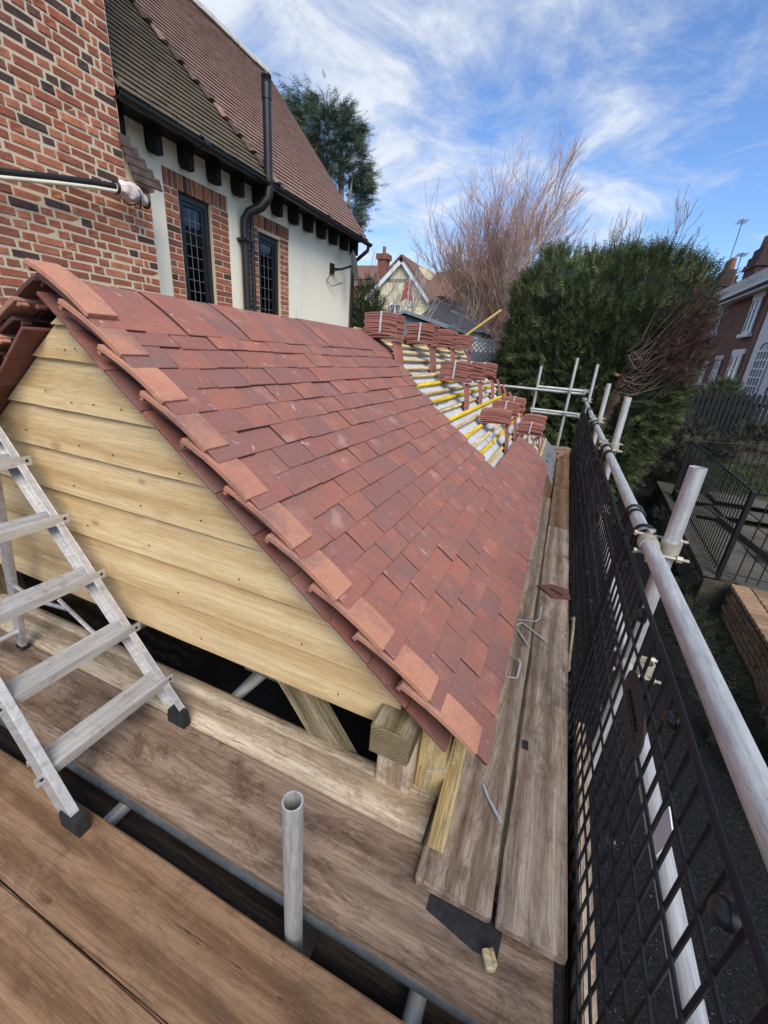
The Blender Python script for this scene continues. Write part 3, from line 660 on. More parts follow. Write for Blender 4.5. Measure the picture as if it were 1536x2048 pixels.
deck('scaffold_board', -3.0, 0.292, 0.567, 0.851, DZ, 'wood_board_mid', 'wide stained scaffold board with a gap and tube before it')
deck('scaffold_board', -0.10, 0.117, 0.737, 4.8, -1.408, 'wood_weathered', 'grey walkway board under the eaves, near length', along='y')
deck('scaffold_board', 0.130, 0.312, 0.737, 3.9, -1.408, 'wood_weathered', 'grey walkway board beside the black brick guards, near length', along='y')
deck('scaffold_board', -0.10, 0.117, 4.806, 8.25, -1.410, 'wood_brown', 'brown walkway board under the eaves, far length', along='y')
deck('scaffold_board', 0.130, 0.312, 3.906, 8.25, -1.412, 'wood_brown', 'brown walkway board beside the black brick guards, far length', along='y')
deck('scaffold_board', -0.34, -0.115, 1.6, 8.2, -1.42, 'wood_brown', 'shaded walkway board hidden close under the tiled eaves', along='y')
# pale half-round slab plank
b = B(); prof = [(-0.105, -0.05), (-0.105, -0.006), (-0.098, 0.0), (0.012, 0.006), (0.022, 0.001), (0.032, 0.005), (0.065, 0.0), (0.088, -0.012), (0.104, -0.032), (0.11, -0.055)]
ns = 60; L = 2.75; vs = []
for i in range(ns+1):
    x = -L/2+L*i/ns
    for q, (yy, z2) in enumerate(prof):
        nz = mnoise.noise((x*1.6, yy*8, 4.2))*0.006; crk = mnoise.noise((x*1.1, 0, 9))*0.012 if 3 <= q <= 5 else 0
        vs.append((x, yy+crk+mnoise.noise((x*1.3, 7, 1))*0.004, z2+nz))
m_ = len(prof); b.add(vs, [(i*m_+q, (i+1)*m_+q, (i+1)*m_+(q+1) % m_, i*m_+(q+1) % m_) for i in range(ns) for q in range(m_)]+[tuple(range(m_)), tuple(reversed(range(ns*m_, ns*m_+m_)))])
me = bpy.data.meshes.new('slab_plank'); me.from_pydata(b.v, [], b.f); me.materials.append(MAT['wood_pale']); smooth_mesh(me, 50)
tag(link('slab_plank', me, None, frame((-1.49, 0.962, DZ+0.002), (1, 0, 0), (0, 1, 0), (0, 0, 1))), 'pale split half-round plank under the right ladder foot, along the open gable', 'plank')
# toe board beyond the guards
tag(plank('toe_board', (0.358, 0.2, -1.50), (0.358, 1.55, -1.50), 0.034, 0.22, 'wood_weathered'), 'weathered toe board on edge behind the near brick guards', 'toe board', 'toe boards')
tag(plank('toe_board', (0.358, 3.95, -1.50), (0.358, 7.8, -1.50), 0.034, 0.22, 'wood_brown'), 'brown toe board on edge behind the far brick guards', 'toe board', 'toe boards')
# tubes
scaffold_tube((0.37, -1.2, -0.54), (0.37, 8.35, -0.54), 'long galvanised guard rail tube along the walkway edge, hung with black guards', 'scaffold tubes', n=32)
scaffold_tube((0.425, -1.2, -1.02), (0.425, 8.3, -1.02), 'lower galvanised rail tube behind the black mesh guards', 'scaffold tubes')
for i, (y, zt) in enumerate(((1.52, -0.262), (3.47, -0.18), (5.2, -0.15), (8.15, 0.05))):
    scaffold_tube((0.43, y, G), (0.43, y, zt), 'upright scaffold tube outside the guard rail, '+('nearest the viewer', 'second from the viewer', 'third from the viewer', 'at the far corner')[i], 'scaffold tubes')
scaffold_tube((0.10, 8.3, G), (0.10, 8.3, 0.13), 'upright scaffold tube standing at the end of the walkway boards', 'scaffold tubes')
scaffold_tube((-0.47, 8.42, G), (-0.47, 8.42, -0.05), 'upright scaffold tube in front of the hedge behind the tile stacks', 'scaffold tubes')
for (z, y, x0, l) in ((-0.40, 8.25, -0.45, 'upper end rail tube across the walkway before the hedge'), (-0.46, 8.4, -1.3, 'second upper end rail tube, just behind the first, before the hedge'), (-0.80, 8.25, -0.5, 'lower end rail tube across the walkway end'), (-0.86, 8.4, -0.5, 'lowest end rail tube across the walkway end')):
    scaffold_tube((x0, y, z), (0.36, y, z), l, 'scaffold tubes')
scaffold_tube((-0.366, 0.517, G), (-0.366, 0.517, -0.955), 'short open-topped upright tube rising through the deck in the foreground', 'scaffold tubes', n=36)
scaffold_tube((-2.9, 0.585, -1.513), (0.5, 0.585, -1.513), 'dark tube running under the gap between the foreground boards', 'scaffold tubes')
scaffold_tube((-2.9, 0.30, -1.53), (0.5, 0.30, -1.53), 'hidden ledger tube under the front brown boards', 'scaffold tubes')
for x, l in ((-1.13, 'cross tube end in the deck gap below the ladder'), (-0.02, 'cross tube end in the deck gap at the bottom of the picture')):
    scaffold_tube((x, -0.3, -1.585), (x, 1.6, -1.585), l, 'scaffold tubes')
scaffold_tube((-1.13, 0.95, -1.56), (-0.85, 2.6, -1.45), 'tube slanting under the gable into the dark', 'scaffold tubes')
scaffold_tube((-1.95, 0.9, -1.52), (-1.55, 2.4, -1.42), 'tube under the gable seen behind the ladder', 'scaffold tubes')
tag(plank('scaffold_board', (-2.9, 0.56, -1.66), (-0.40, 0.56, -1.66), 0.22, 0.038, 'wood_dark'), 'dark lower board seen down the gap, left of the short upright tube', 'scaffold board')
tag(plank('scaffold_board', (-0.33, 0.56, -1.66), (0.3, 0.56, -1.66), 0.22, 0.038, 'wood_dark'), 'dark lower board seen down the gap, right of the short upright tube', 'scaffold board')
# couplers
for o_ in [o for o in bpy.data.objects if o.get('label', '').startswith(('dark tube running', 'hidden ledger'))]: o_.data.materials[0] = MAT['tube_shaded']
def coupler(c, ax1, off, label, s=1.0):
    c, off = Vector(c), Vector(off); r = thing('scaffold_coupler', c, label, 'scaffold coupler', 'scaffold couplers')
    ax1 = Vector(ax1).normalized(); d = off.normalized()
    b = B(); b.pipe(c-ax1*0.026, c+ax1*0.026, 0.0305, 0.0246, 18); b.build('collar', 'coupler_metal', r, smooth=True)
    c2 = c+off; b = B(); b.pipe(c2+Vector((0, 0, -0.026)), c2+Vector((0, 0, 0.026)), 0.0305, 0.0246, 18); b.build('collar', 'coupler_metal', r, smooth=True)
    for sgn in (-1, 1):
        p = c+off*0.5+Vector((0, 0.034*sgn, 0.02*sgn)); b = B(); b.tube([p-d*0.075, p+d*0.085], 0.0055, 8); b.tube([p+d*0.05, p+d*0.066], 0.0115, 6); b.tube([p-d*0.075, p-d*0.066], 0.010, 6); b.build('bolt', 'coupler_metal', r, smooth=True)
        b = B(); q = p-d*0.03; b.tube([q+Vector((0, 0.012*sgn, -0.028)), q+Vector((0, 0.0, 0.002)), q+Vector((0, -0.004*sgn, 0.016)), q+d*0.014+Vector((0, 0, 0.02))], [0.008, 0.012, 0.012, 0.006], 8); b.build('flap', 'coupler_metal', r, smooth=True)
    return r
for i, y in enumerate((1.52, 3.47, 5.2, 8.15)):
    coupler((0.37, y, -0.54), (0, 1, 0), (0.062, 0, 0), 'metal coupler joining guard rail to '+('the nearest upright', 'the second upright', 'the third upright', 'the far corner upright')[i])
    if i < 2: coupler((0.425, y-0.001, -1.02), (0, 1, 0), (0.062, 0, -0.0), 'metal coupler on the lower rail at '+('the nearest upright', 'the second upright')[i])
coupler((0.10, 8.25, -0.40), (1, 0, 0), (0, 0.05, 0), 'metal coupler on the upper end rail at the end upright')
coupler((0.10, 8.25, -0.80), (1, 0, 0), (0, 0.05, 0), 'metal coupler on the lower end rail at the end upright')
coupler((0.34, 8.25, -0.40), (1, 0, 0), (0.03, 0.05, 0), 'metal coupler at the corner of the upper end rail')
coupler((0.34, 8.25, -0.82), (1, 0, 0), (0.03, 0.05, 0), 'metal coupler at the corner of the lower end rail')

# ------------------------------------------------------------------ brick guards
GX = 0.335
def wire(b, p0, p1, r, n=5): b.tube([p0, p1], r, n, False)
def guard(yc, label, tilt=0.0, drop=0.0, W=1.46):
    r = thing('brick_guard', (GX, yc, -1.5), label, 'brick guard', 'black mesh brick guards')
    z0, z1 = -1.50-drop, -0.595-drop; y0, y1 = yc-W/2, yc+W/2
    def X(y, z): return GX+tilt*(z1-z)+0.002*math.sin(y*9)
    b = B(); ny = 22; nz = 8
    for i in range(ny+1):
        y = y0+W*i/ny
        if 0 < i < ny: wire(b, (X(y, z0), y, z0), (X(y, z1), y, z1), 0.0046)
    b.build('upright_wires', 'black_wire', r, smooth=True, kind='stuff')
    for j in range(1, nz):
        z = z0+(z1-z0)*j/nz; b = B(); b.tube([(X(y0+W*q/8, z)-0.006, y0+W*q/8, z) for q in range(9)], 0.0040, 6); b.build('cross_wire', 'black_wire', r, smooth=True)
    b = B(); fr = [(y0, z0), (y1, z0), (y1, z1), (y0, z1), (y0, z0)]
    b.tube([(X(a0+(a1-a0)*t, c0+(c1-c0)*t)-0.003, a0+(a1-a0)*t, c0+(c1-c0)*t) for (a0, c0), (a1, c1) in zip(fr, fr[1:]) for t in np.linspace(0, 1, 10, endpoint=False)]+[(X(y0, z0)-.003, y0, z0)], 0.0068, 8); b.build('frame', 'black_wire', r, smooth=True)
    for yy in (y0+0.1, y1-0.1):                                         # hooks looped over the rail
        b = B()
        for d in (-0.028, 0.028):
            pts = [(X(yy, z1), yy+d*1.2, z1-0.14)]+[(X(yy, z1)+0.005, yy+d*1.1, z1-0.02)]
            pts += [(0.37+0.030*math.cos(t), yy+d, -0.54+0.030*math.sin(t)) for t in np.linspace(math.pi*1.1, -math.pi*0.35, 12)]
            b.tube(pts, 0.0052, 7)
        b.build('hook', 'black_wire', r, smooth=True)
    for yy, zz2 in ((yc-0.50, z1-0.045), (yc-0.17, z1-0.04), (yc+0.22, z1-0.04), (yc+0.56, z1-0.045), (yc-0.48, z1-0.47), (yc-0.12, z1-0.49), (yc+0.3, z1-0.47), (yc-0.5, z0+0.03), (yc+0.0, z0+0.03), (yc+0.5, z0+0.03)):
        b = B(); b.dome((X(yy, zz2)-0.004, yy, zz2), (-1, 0, 0), 0.019, 0.016, 12, 4); b.tube([(X(yy, zz2)+0.008, yy, zz2), (X(yy, zz2)-0.004, yy, zz2)], 0.022, 12); b.build('buffer', 'black_plastic', r, smooth=True)
    pz, n = z1-0.185, 28; b = B()
    pl2 = [(0.125*math.copysign(abs(math.cos(t))**0.85, math.cos(t)), 0.066*math.copysign(abs(math.sin(t))**0.9, math.sin(t))) for t in np.linspace(0, 2*math.pi, n, endpoint=False)]
    px = X(yc, pz)-0.012
    b.prism(pl2, (px, yc, pz), (0, 1, 0), (0, 0, 1), (-1, 0, 0), 0.004); pto = b.build('name_plate', 'plate_grey', r)
    b = B(); rs = random.Random(int(yc*100)+5)
    for q in range(9):                                                  # the embossed script, unreadable at this size
        a = -0.07+0.0165*q; h = 0.010+0.008*rs.random(); 
        for (da, c0, c1) in ((0, -0.006, h), (0.007, -0.006+h*0.3, h*0.8)):
            p, q2 = Vector((px-0.0048, yc-a-da, pz+c0)), Vector((px-0.0048, yc-a-da-0.006*rs.random(), pz+c1)); b.tube([p, q2], 0.0018, 4)
    for q in range(22): p = Vector((px-0.0048, yc+0.085-q*0.0078, pz-0.020)); b.tube([p, p+Vector((0, -0.002, 0.005))], 0.0012, 4)
    b.build('script_marks', 'plate_mark', pto)
for i, yc in enumerate((-0.53, 0.97, 2.47, 3.97, 5.47, 6.95)):
    guard(yc, 'black mesh brick guard '+('at the bottom right corner, closest to the viewer', 'with large oval plate, opposite the roof corner', 'second from the viewer along the rail, beside the broken tile', 'third along the rail, midway down the walkway', 'fourth along the rail, beside the far boards', 'last along the rail, by the hedge')[i], tilt=(0.01, 0.0, 0.006, -0.012, 0.012, 0.0)[i], drop=(0.06, 0, 0.0, 0.02, 0.0, 0.015)[i])
b = B()
for i in range(46):
    y = 3.9+i*0.035
    c = Vector((0.47+0.004*math.sin(i), 3.75+0.010*i, -0.50-0.026*i)); b.box(c, (0.012, 0.006, 0.03) if i % 2 else (0.006, 0.012, 0.03))
tag(b.build('chain', 'galvanised_tube'), 'thin steel chain hanging from the second upright above the path', 'chain')
b = B(); b.box((0.40, 0.80, -0.93), (0.003, 0.06, 0.10), Matrix.Rotation(0.2, 3, 'X')); tag(b.build('paper_tag', 'white_plastic'), 'white inspection tag hanging behind the nearest plate of the brick guards', 'tag')

# ------------------------------------------------------------------ stepladder
ld = thing('stepladder', (-1.13, 0.64, DZ), 'aluminium stepladder with ribbed treads standing on the scaffold deck', 'stepladder')
FR, FL = Vector((-1.135, 0.868, -1.432)), Vector((-1.105, 0.417, -1.43))          # front feet
TOPZ = 0.10
dirR = Vector((-0.80, -0.035, 1.147)).normalized()
TR = FR+dirR*((TOPZ-FR.z)/dirR.z); dirL = Vector((-0.80, 0.055, 1.147)).normalized(); TLp = FL+dirL*((TOPZ-FL.z)/dirL.z)
def stile(p0, p1, wd, dp, t, inner, parent, name):
    """channel profile: web + two flanges; inner = unit vector toward ladder middle"""
    p0, p1 = Vector(p0), Vector(p1); ex = (p1-p0).normalized(); ez = Vector(inner); ez = (ez-ex*ez.dot(ex)).normalized(); ey = ez.cross(ex); L = (p1-p0).length
    b = B(); b.box((0, 0, 0), (L, wd, t)); 
    for s in (-1, 1): b.box((0, s*(wd/2-t/2), dp/2), (L-0.002, t, dp-t))
    me = bevel_mesh(name, b, 'aluminium', 0.001, 1); return link(name, me, parent, frame((p0+p1)/2, ex, ey, ez))
stile(FR+dirR*0.03, TR, 0.072, 0.026, 0.003, (0, -1, 0), ld, 'stile'); stile(FL+dirL*0.03, TLp, 0.072, 0.026, 0.003, (0, 1, 0), ld, 'stile')
for f, d, inn in ((FR, dirR, -1), (FL, dirL, 1)):
    b = B(); b.prism([(-0.044, -0.016), (0.040, -0.016), (0.036, 0.048), (-0.036, 0.052), (-0.044, 0.02)], f+Vector((0, -0.006, 0)), (1, 0, 0), (0, 0, 1), (0, inn, 0), 0.034)
    b.build('rubber_foot', 'rubber', ld)
for i in range(7):
    z = -1.262+0.2*i; pr = FR+dirR*((z-FR.z)/dirR.z); q = FL+dirL*((z-FL.z)/dirL.z); mid = (pr+q)/2; ln = (pr.y-q.y)
    b = B(); b.box((0, 0, 0), (0.088, ln, 0.003)); b.box((0.043, 0, -0.014), (0.003, ln+0.052, 0.034)); b.box((-0.043, 0, -0.011), (0.003, ln, 0.024))
    for r_ in range(9): b.box((-0.036+r_*0.009, 0, 0.0028), (0.0034, ln-0.006, 0.003))
    me = bevel_mesh('tread', b, 'aluminium', 0.0006, 1); tr = link('tread', me, ld, Matrix.Translation(mid))
    for yy in (pr.y+0.010, q.y-0.010):
        b = B(); b.dome((mid.x+0.0445, yy, mid.z-0.013), (1, 0, 0), 0.0062, 0.003, 10, 2); b.build('rivet', 'black_plastic', tr, smooth=True)
for s, (x, y) in ((1, (-2.11, 0.822)), (-1, (-2.11, 0.47))):
    d = Vector((0.24, -0.02*s, 1.0)).normalized(); p0 = Vector((x, y, -1.43)); p1 = p0+d*1.45
    b = B(); b.tube([p0, p1], 0.0, 4) if False else None
    plank('rear_leg', p0, p1, 0.045, 0.024, 'aluminium', ld, (0, 1, 0), 0.003, 0, 0)
    b = B(); b.box(p0+Vector((0, 0, -0.008)), (0.05, 0.03, 0.02)); b.build('rubber_foot', 'rubber', ld)
for z in (-1.34, -0.75):
    k = (z+1.43)/0.97*0.24; b = B(); b.tube([(-2.11+k, 0.47, z), (-2.11+k, 0.822, z)], 0.013, 10); b.build('cross_bar', 'aluminium', ld, smooth=True)
for yy in (0.80, 0.48):
    b = B(); p = Vector((-2.02, yy+0.02, -1.075)); q = Vector((-1.38, yy, -1.14)); mdl = (p+q)/2+Vector((0.05, 0, 0.045))
    b.tube([p, p*0.6+mdl*0.4-Vector((0, 0, 0.03)), mdl], 0.008, 6); b.tube([mdl-Vector((0.04, 0, -0.03)), mdl*0.5+q*0.5-Vector((0, 0, 0.012)), q], 0.008, 6); b.build('spreader_arm', 'aluminium', ld, smooth=True)
b = B(); b.box((-1.655+0.05, 0.60, -0.705), (0.001, 0.085, 0.022)); lb = b.build('sticker', 'white_plastic', ld)
b = B(); 
for yy in (0.585, 0.60, 0.612): b.box((-1.655+0.051, yy, -0.704), (0.0012, 0.007, 0.011), Matrix.Rotation(0.4, 3, 'X'))
b.build('sticker_print', 'plate_mark', lb)
# ------------------------------------------------------------------ litter on the walkway
def strap_piece(pts, label, w=0.009):
    b = B(); pts = [Vector(p) for p in pts]
    for p, q in zip(pts, pts[1:]):
        d = (q-p).normalized(); sv = d.cross(Vector((0, 0, 1))); sv = sv.normalized()*w/2 if sv.length > .05 else Vector((w/2, 0, 0)); t = sv.cross(d).normalized()*0.0012
        b.add([p-sv-t, p+sv-t, q+sv-t, q-sv-t, p-sv+t, p+sv+t, q+sv+t, q-sv+t], [(3, 2, 1, 0), (4, 5, 6, 7), (0, 1, 5, 4), (1, 2, 6, 5), (2, 3, 7, 6), (3, 0, 4, 7)])
    tag(b.build('plastic_strap', 'strap_plastic'), label, 'strap', 'cut packing straps')
ZB = -1.402
strap_piece([(0.03, 1.10, ZB), (0.052, 1.06, ZB+.004), (0.105, 0.99, ZB+.012)], 'short white packing strap lying by the roof corner and pale batten', 0.009)
strap_piece([(0.03, 1.83, ZB+.01), (0.075, 1.80, ZB+.03), (0.085, 1.77, ZB+.03), (0.082, 1.70, ZB), (0.03, 1.68, ZB)], 'bent white packing strap, squared loop nearest the roof corner')
strap_piece([(0.035, 2.10, ZB), (0.115, 1.95, ZB+.012)], 'straight white packing strap across the walkway joint')
strap_piece([(0.03, 2.13, ZB), (0.06, 2.16, ZB+.01), (0.20, 2.05, ZB+.006)], 'grey white packing strap crossing the gap between walkway boards')
strap_piece([(0.03, 2.19, ZB), (0.13, 2.22, ZB+.004), (0.15, 2.26, ZB+.01), (0.148, 2.36, ZB+.03)], 'thin kinked white packing strap farther along the walkway', 0.007)
strap_piece([(0.0, 3.02, ZB+.02), (0.045, 3.03, ZB+.02)], 'tiny white strap end sticking out from the eaves', 0.014)
strap_piece([(0.215, 5.2, ZB), (0.24, 5.25, ZB)], 'small white scrap on the far walkway', 0.012)
strap_piece([roofp(-0.22, 3.72, .02), roofp(-0.25, 3.75, .05), roofp(-0.17, 3.72, .035), roofp(-0.13, 3.69, .01), roofp(-0.18, 3.75, .01), roofp(-0.24, 3.73, .01)], 'looped white strap on the battens below the near unstrapped stack', 0.009)
strap_piece([(-0.155, 0.98, -1.30), (-0.163, 0.985, -1.44)], 'thin white strap hanging beside the pale batten', 0.003)
strap_piece([(-0.155, 0.98, -1.30), (-0.10, 1.0, -1.29)], 'thin white strap bridging to the pale batten', 0.003)
# loose batten with a bevelled end
b = B(); b.prism([(0.0, 0.0), (0.40, 0.0), (0.40, 0.05), (-0.055, 0.05)], (0, 0, 0), (1, 0, 0), (0, 0, 1), (0, 1, 0), 0.052)
me = bevel_mesh('batten_offcut', b, 'wood_new', 0.002, 1)
tag(link('batten_offcut', me, None, frame((-0.042, 0.855, -1.406), Vector((-0.04, 1, 0)).normalized(), Vector((-1, -0.04, 0)).normalized(), (0, 0, 1))), 'pale yellow square timber length lying under the roof corner', 'timber')
# dark felt scrap, timber offcut, broken tile, roof felt square
b = B(); b.prism([(0, 0.0), (0.14, -0.03), (0.20, -0.022), (0.21, 0.10), (0.0, 0.09)], (-0.05, 0.70, DZ+0.001), (1, 0, 0), (0, 1, 0), (0, 0, 1), 0.003); tag(b.build('felt_scrap', 'felt_black'), 'black roofing felt scrap under the walkway board ends', 'felt')
b = B(); b.box((0.128, 0.665, DZ+0.013), (0.026, 0.04, 0.024), Matrix.Rotation(0.5, 3, 'Z')); b.box((0.138, 0.669, DZ+0.0145), (0.012, 0.036, 0.028), Matrix.Rotation(0.55, 3, 'Z'))
me = bevel_mesh('timber_offcut', b, 'wood_batten', 0.003, 1, 0.002); tag(link('timber_offcut', me), 'tiny yellow-edged timber offcut on the stained board', 'offcut')
b = B(); b.prism([(0, 0), (0.10, -0.11), (0.21, -0.07), (0.19, 0.05), (0.09, 0.06)], (0.11, 2.66, -1.405), (1, 0, 0), (0, 1, 0), (0, 0, 1), 0.012); b.box((0.235, 2.62, -1.387), (0.09, 0.012, 0.014), Matrix.Rotation(-0.6, 3, 'Z'))
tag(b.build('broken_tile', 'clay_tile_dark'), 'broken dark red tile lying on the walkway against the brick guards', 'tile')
b = B(); b.box((0.153, 1.34, -1.4055), (0.022, 0.04, 0.004), Matrix.Rotation(0.1, 3, 'Z')); tag(b.build('lead_scrap', 'felt_black'), 'small dark square scrap on the walkway board', 'scrap')
for i, (p, q, l) in enumerate((((-0.02, 7.5, -1.39), (0.28, 7.7, -1.39), 'short board lying across the far end of the walkway'), ((0.0, 7.75, -1.355), (0.29, 7.85, -1.355), 'upper short board stacked at the far end of the walkway'), ((0.10, 7.0, -1.385), (0.29, 7.45, -1.30), 'reddish timber leaning by the far guards'))):
    tag(plank('timber_piece', p, q, 0.10 if i < 2 else 0.05, 0.035, 'wood_weathered' if i < 2 else 'clay_tile_verge', sub=0), l, 'timber')
tag(plank('timber_piece', (0.306, 1.85, -1.39), (0.314, 2.2, -1.29), 0.012, 0.012, 'wood_pale', sub=0), 'thin pale lath leaning inside the near brick guards', 'timber')
b = B(); b.tube([(-0.15, 1.22, -1.33), (-0.06, 1.22, -1.33)], 0.032, 16); tag(b.build('blue_pipe_end', 'blue_plastic', smooth=True), 'blue plastic pipe end in the dark under the roof corner', 'pipe')
b = B(); b.prism([(0, 0), (0.12, 0.02), (0.14, 0.16), (0.05, 0.17), (0.0, 0.08)], (-0.98, 1.32, -1.47), (1, 0, 0), (0, 0, 1), (0, 1, 0), 0.12); b.box((-1.06, 1.30, -1.50), (0.2, 0.1, 0.03)); tag(b.build('plastic_cradle', 'grey_plastic'), 'grey plastic bracket in the dark under the gable boards', 'bracket')
b = B(); b.box((-0.33, 1.15, -1.25), (0.035, 0.03, 0.4)); tag(b.build('orange_stick', 'orange_wood'), 'orange strip beside the oak post under the gable', 'strip')
for x, q_ in ((-0.83, 'left'), (-0.775, 'right')): scaffold_tube((x, 1.33, -2.2), (x, 1.33, -1.40), q_+' one of two thin grey tubes standing in the dark below the gable')

# ------------------------------------------------------------------ the house on the left
WX, CXF = -4.75, -4.40
hs = thing('house', (WX, 5.0, G), 'cream rendered house with brick chimney and steep red tiled roof', 'house')
EX, EZ, HP = -4.37, 2.06, R(50); HC, HS = math.cos(HP), math.sin(HP); HL = 3.76
hrx, hrz = EX-HL*HC, EZ+HL*HS
YR0, YR1 = 0.8, 8.95
b = B(); b.bx(-8.85, WX, 1.0, 4.28, G, 2.2); b.build('wall', 'cream_render', hs)
b = B(); b.bx(-8.85, WX, 4.28, 5.33, 1.77, 2.2); b.bx(-8.85, WX, 4.28, 5.33, G, 0.2); b.bx(-8.85, WX-0.2, 4.28, 5.33, 0.2, 1.77); b.bx(-8.85, WX, 5.33, 5.72, G, 2.2); b.build('wall', 'cream_render', hs)
b = B(); b.bx(-8.85, WX, 5.72, 6.73, 1.75, 2.2); b.bx(-8.85, WX, 5.72, 6.73, G, 0.1); b.bx(-8.85, WX-0.2, 5.72, 6.73, 0.1, 1.75); b.bx(-8.85, WX, 6.73, 9.0, G, 2.2)
b.prism([(-8.85, 2.2), (WX, 2.2), (hrx, hrz-0.3)], (0, 8.9, 0), (1, 0, 0), (0, 0, 1), (0, 1, 0), 0.1); b.build('wall', 'cream_render', hs)
# bricks
def brick_meshes(L, W, H, k, mat='brick'):
    return [bevel_mesh('brick', B().box((0, 0, 0), (W, L, H)), mat, 0.007, 1, 0.0032) for _ in range(k)]
bs, bh, bq = brick_meshes(0.210, 0.06, 0.0605, 6), brick_meshes(0.100, 0.06, 0.0605, 5), brick_meshes(0.048, 0.06, 0.0605, 2)
ch = B(); ch.bx(-4.74, CXF-0.005, 0.9, 3.795, G, 1.40); ch.bx(-4.74, CXF-0.0055, 0.9, 3.535, 1.40, 5.6); chm = ch.build('chimney', 'mortar', hs)
spots = []; rr = random.Random(3)
for c in range(-2, 48):
    z = 0.0375+0.075*c+0.10; y = 3.79 if z < 1.40 else 3.53; first = True
    if c % 2: y -= 0.0
    k = 0
    while y > 1.9:
        t = ('h' if (k+c) % 2 else 's') if rr.random() < 0.72 else rr.choice('sh')
        if first and c % 2: t = 'h'
        if k == 1 and c % 2: t = 'q'
        L = {'s': 0.212, 'h': 0.102, 'q': 0.05}[t]; spots.append((y-L/2, z+rr.uniform(-.002, .002), t)); y -= L+0.013; k += 1; first = False
def inview(y, z):
    c = Vector((CXF, y, z)); d = c.dot(fwd); px = 768+FPX*c.dot(r2)/d; py = 1024-FPX*c.dot(u2)/d; return px > -25 and py > -25 and not (py > 640)
vis = [s for s in spots if inview(s[0], s[1])]
vis.sort(key=lambda s: s[0]**2+CXF**2+s[1]**2)
keep = set(vis[:340])
rest = B()
for s in spots:
    y, z, t = s; x = CXF-0.03+rr.uniform(-0.003, 0.003)
    if s in keep: link('brick', rr.choice({'s': bs, 'h': bh, 'q': bq}[t]), chm, Matrix.Translation((x, y, z)) @ Matrix.Rotation(rr.uniform(-.008, .008), 4, 'X'))
    elif z < 5.5: rest.box((x, y, z), (0.06, {'s': 0.212, 'h': 0.102, 'q': 0.05}[t], 0.064))
rest.build('far_bricks', 'brick', chm, kind='stuff')
# tiled shoulder weathering
for i in range(5):
    z = 1.70-0.066*i; y1 = 3.62+0.062*i; 
    for j in range(2):
        a, c = (3.50+0.012*i, (3.50+y1)/2+0.02*(i % 2)) if j == 0 else ((3.50+y1)/2+0.02*(i % 2)+0.003, y1)
        b = B(); b.box((CXF+0.012+0.016*i, (a+c)/2, z-0.02), (0.016, c-a, 0.105), Matrix.Rotation(-0.32, 3, 'Y')); b.build('shoulder_tile', 'tile_brown_old', hs)
b = B(); b.prism([(3.50, 1.78), (3.56, 1.72), (3.88, 1.42), (3.86, 1.36), (3.50, 1.36)], (WX, 0, 0), (0, 1, 0), (0, 0, 1), (1, 0, 0), CXF-WX-0.02); b.build('chimney_shoulder', 'mortar', hs)
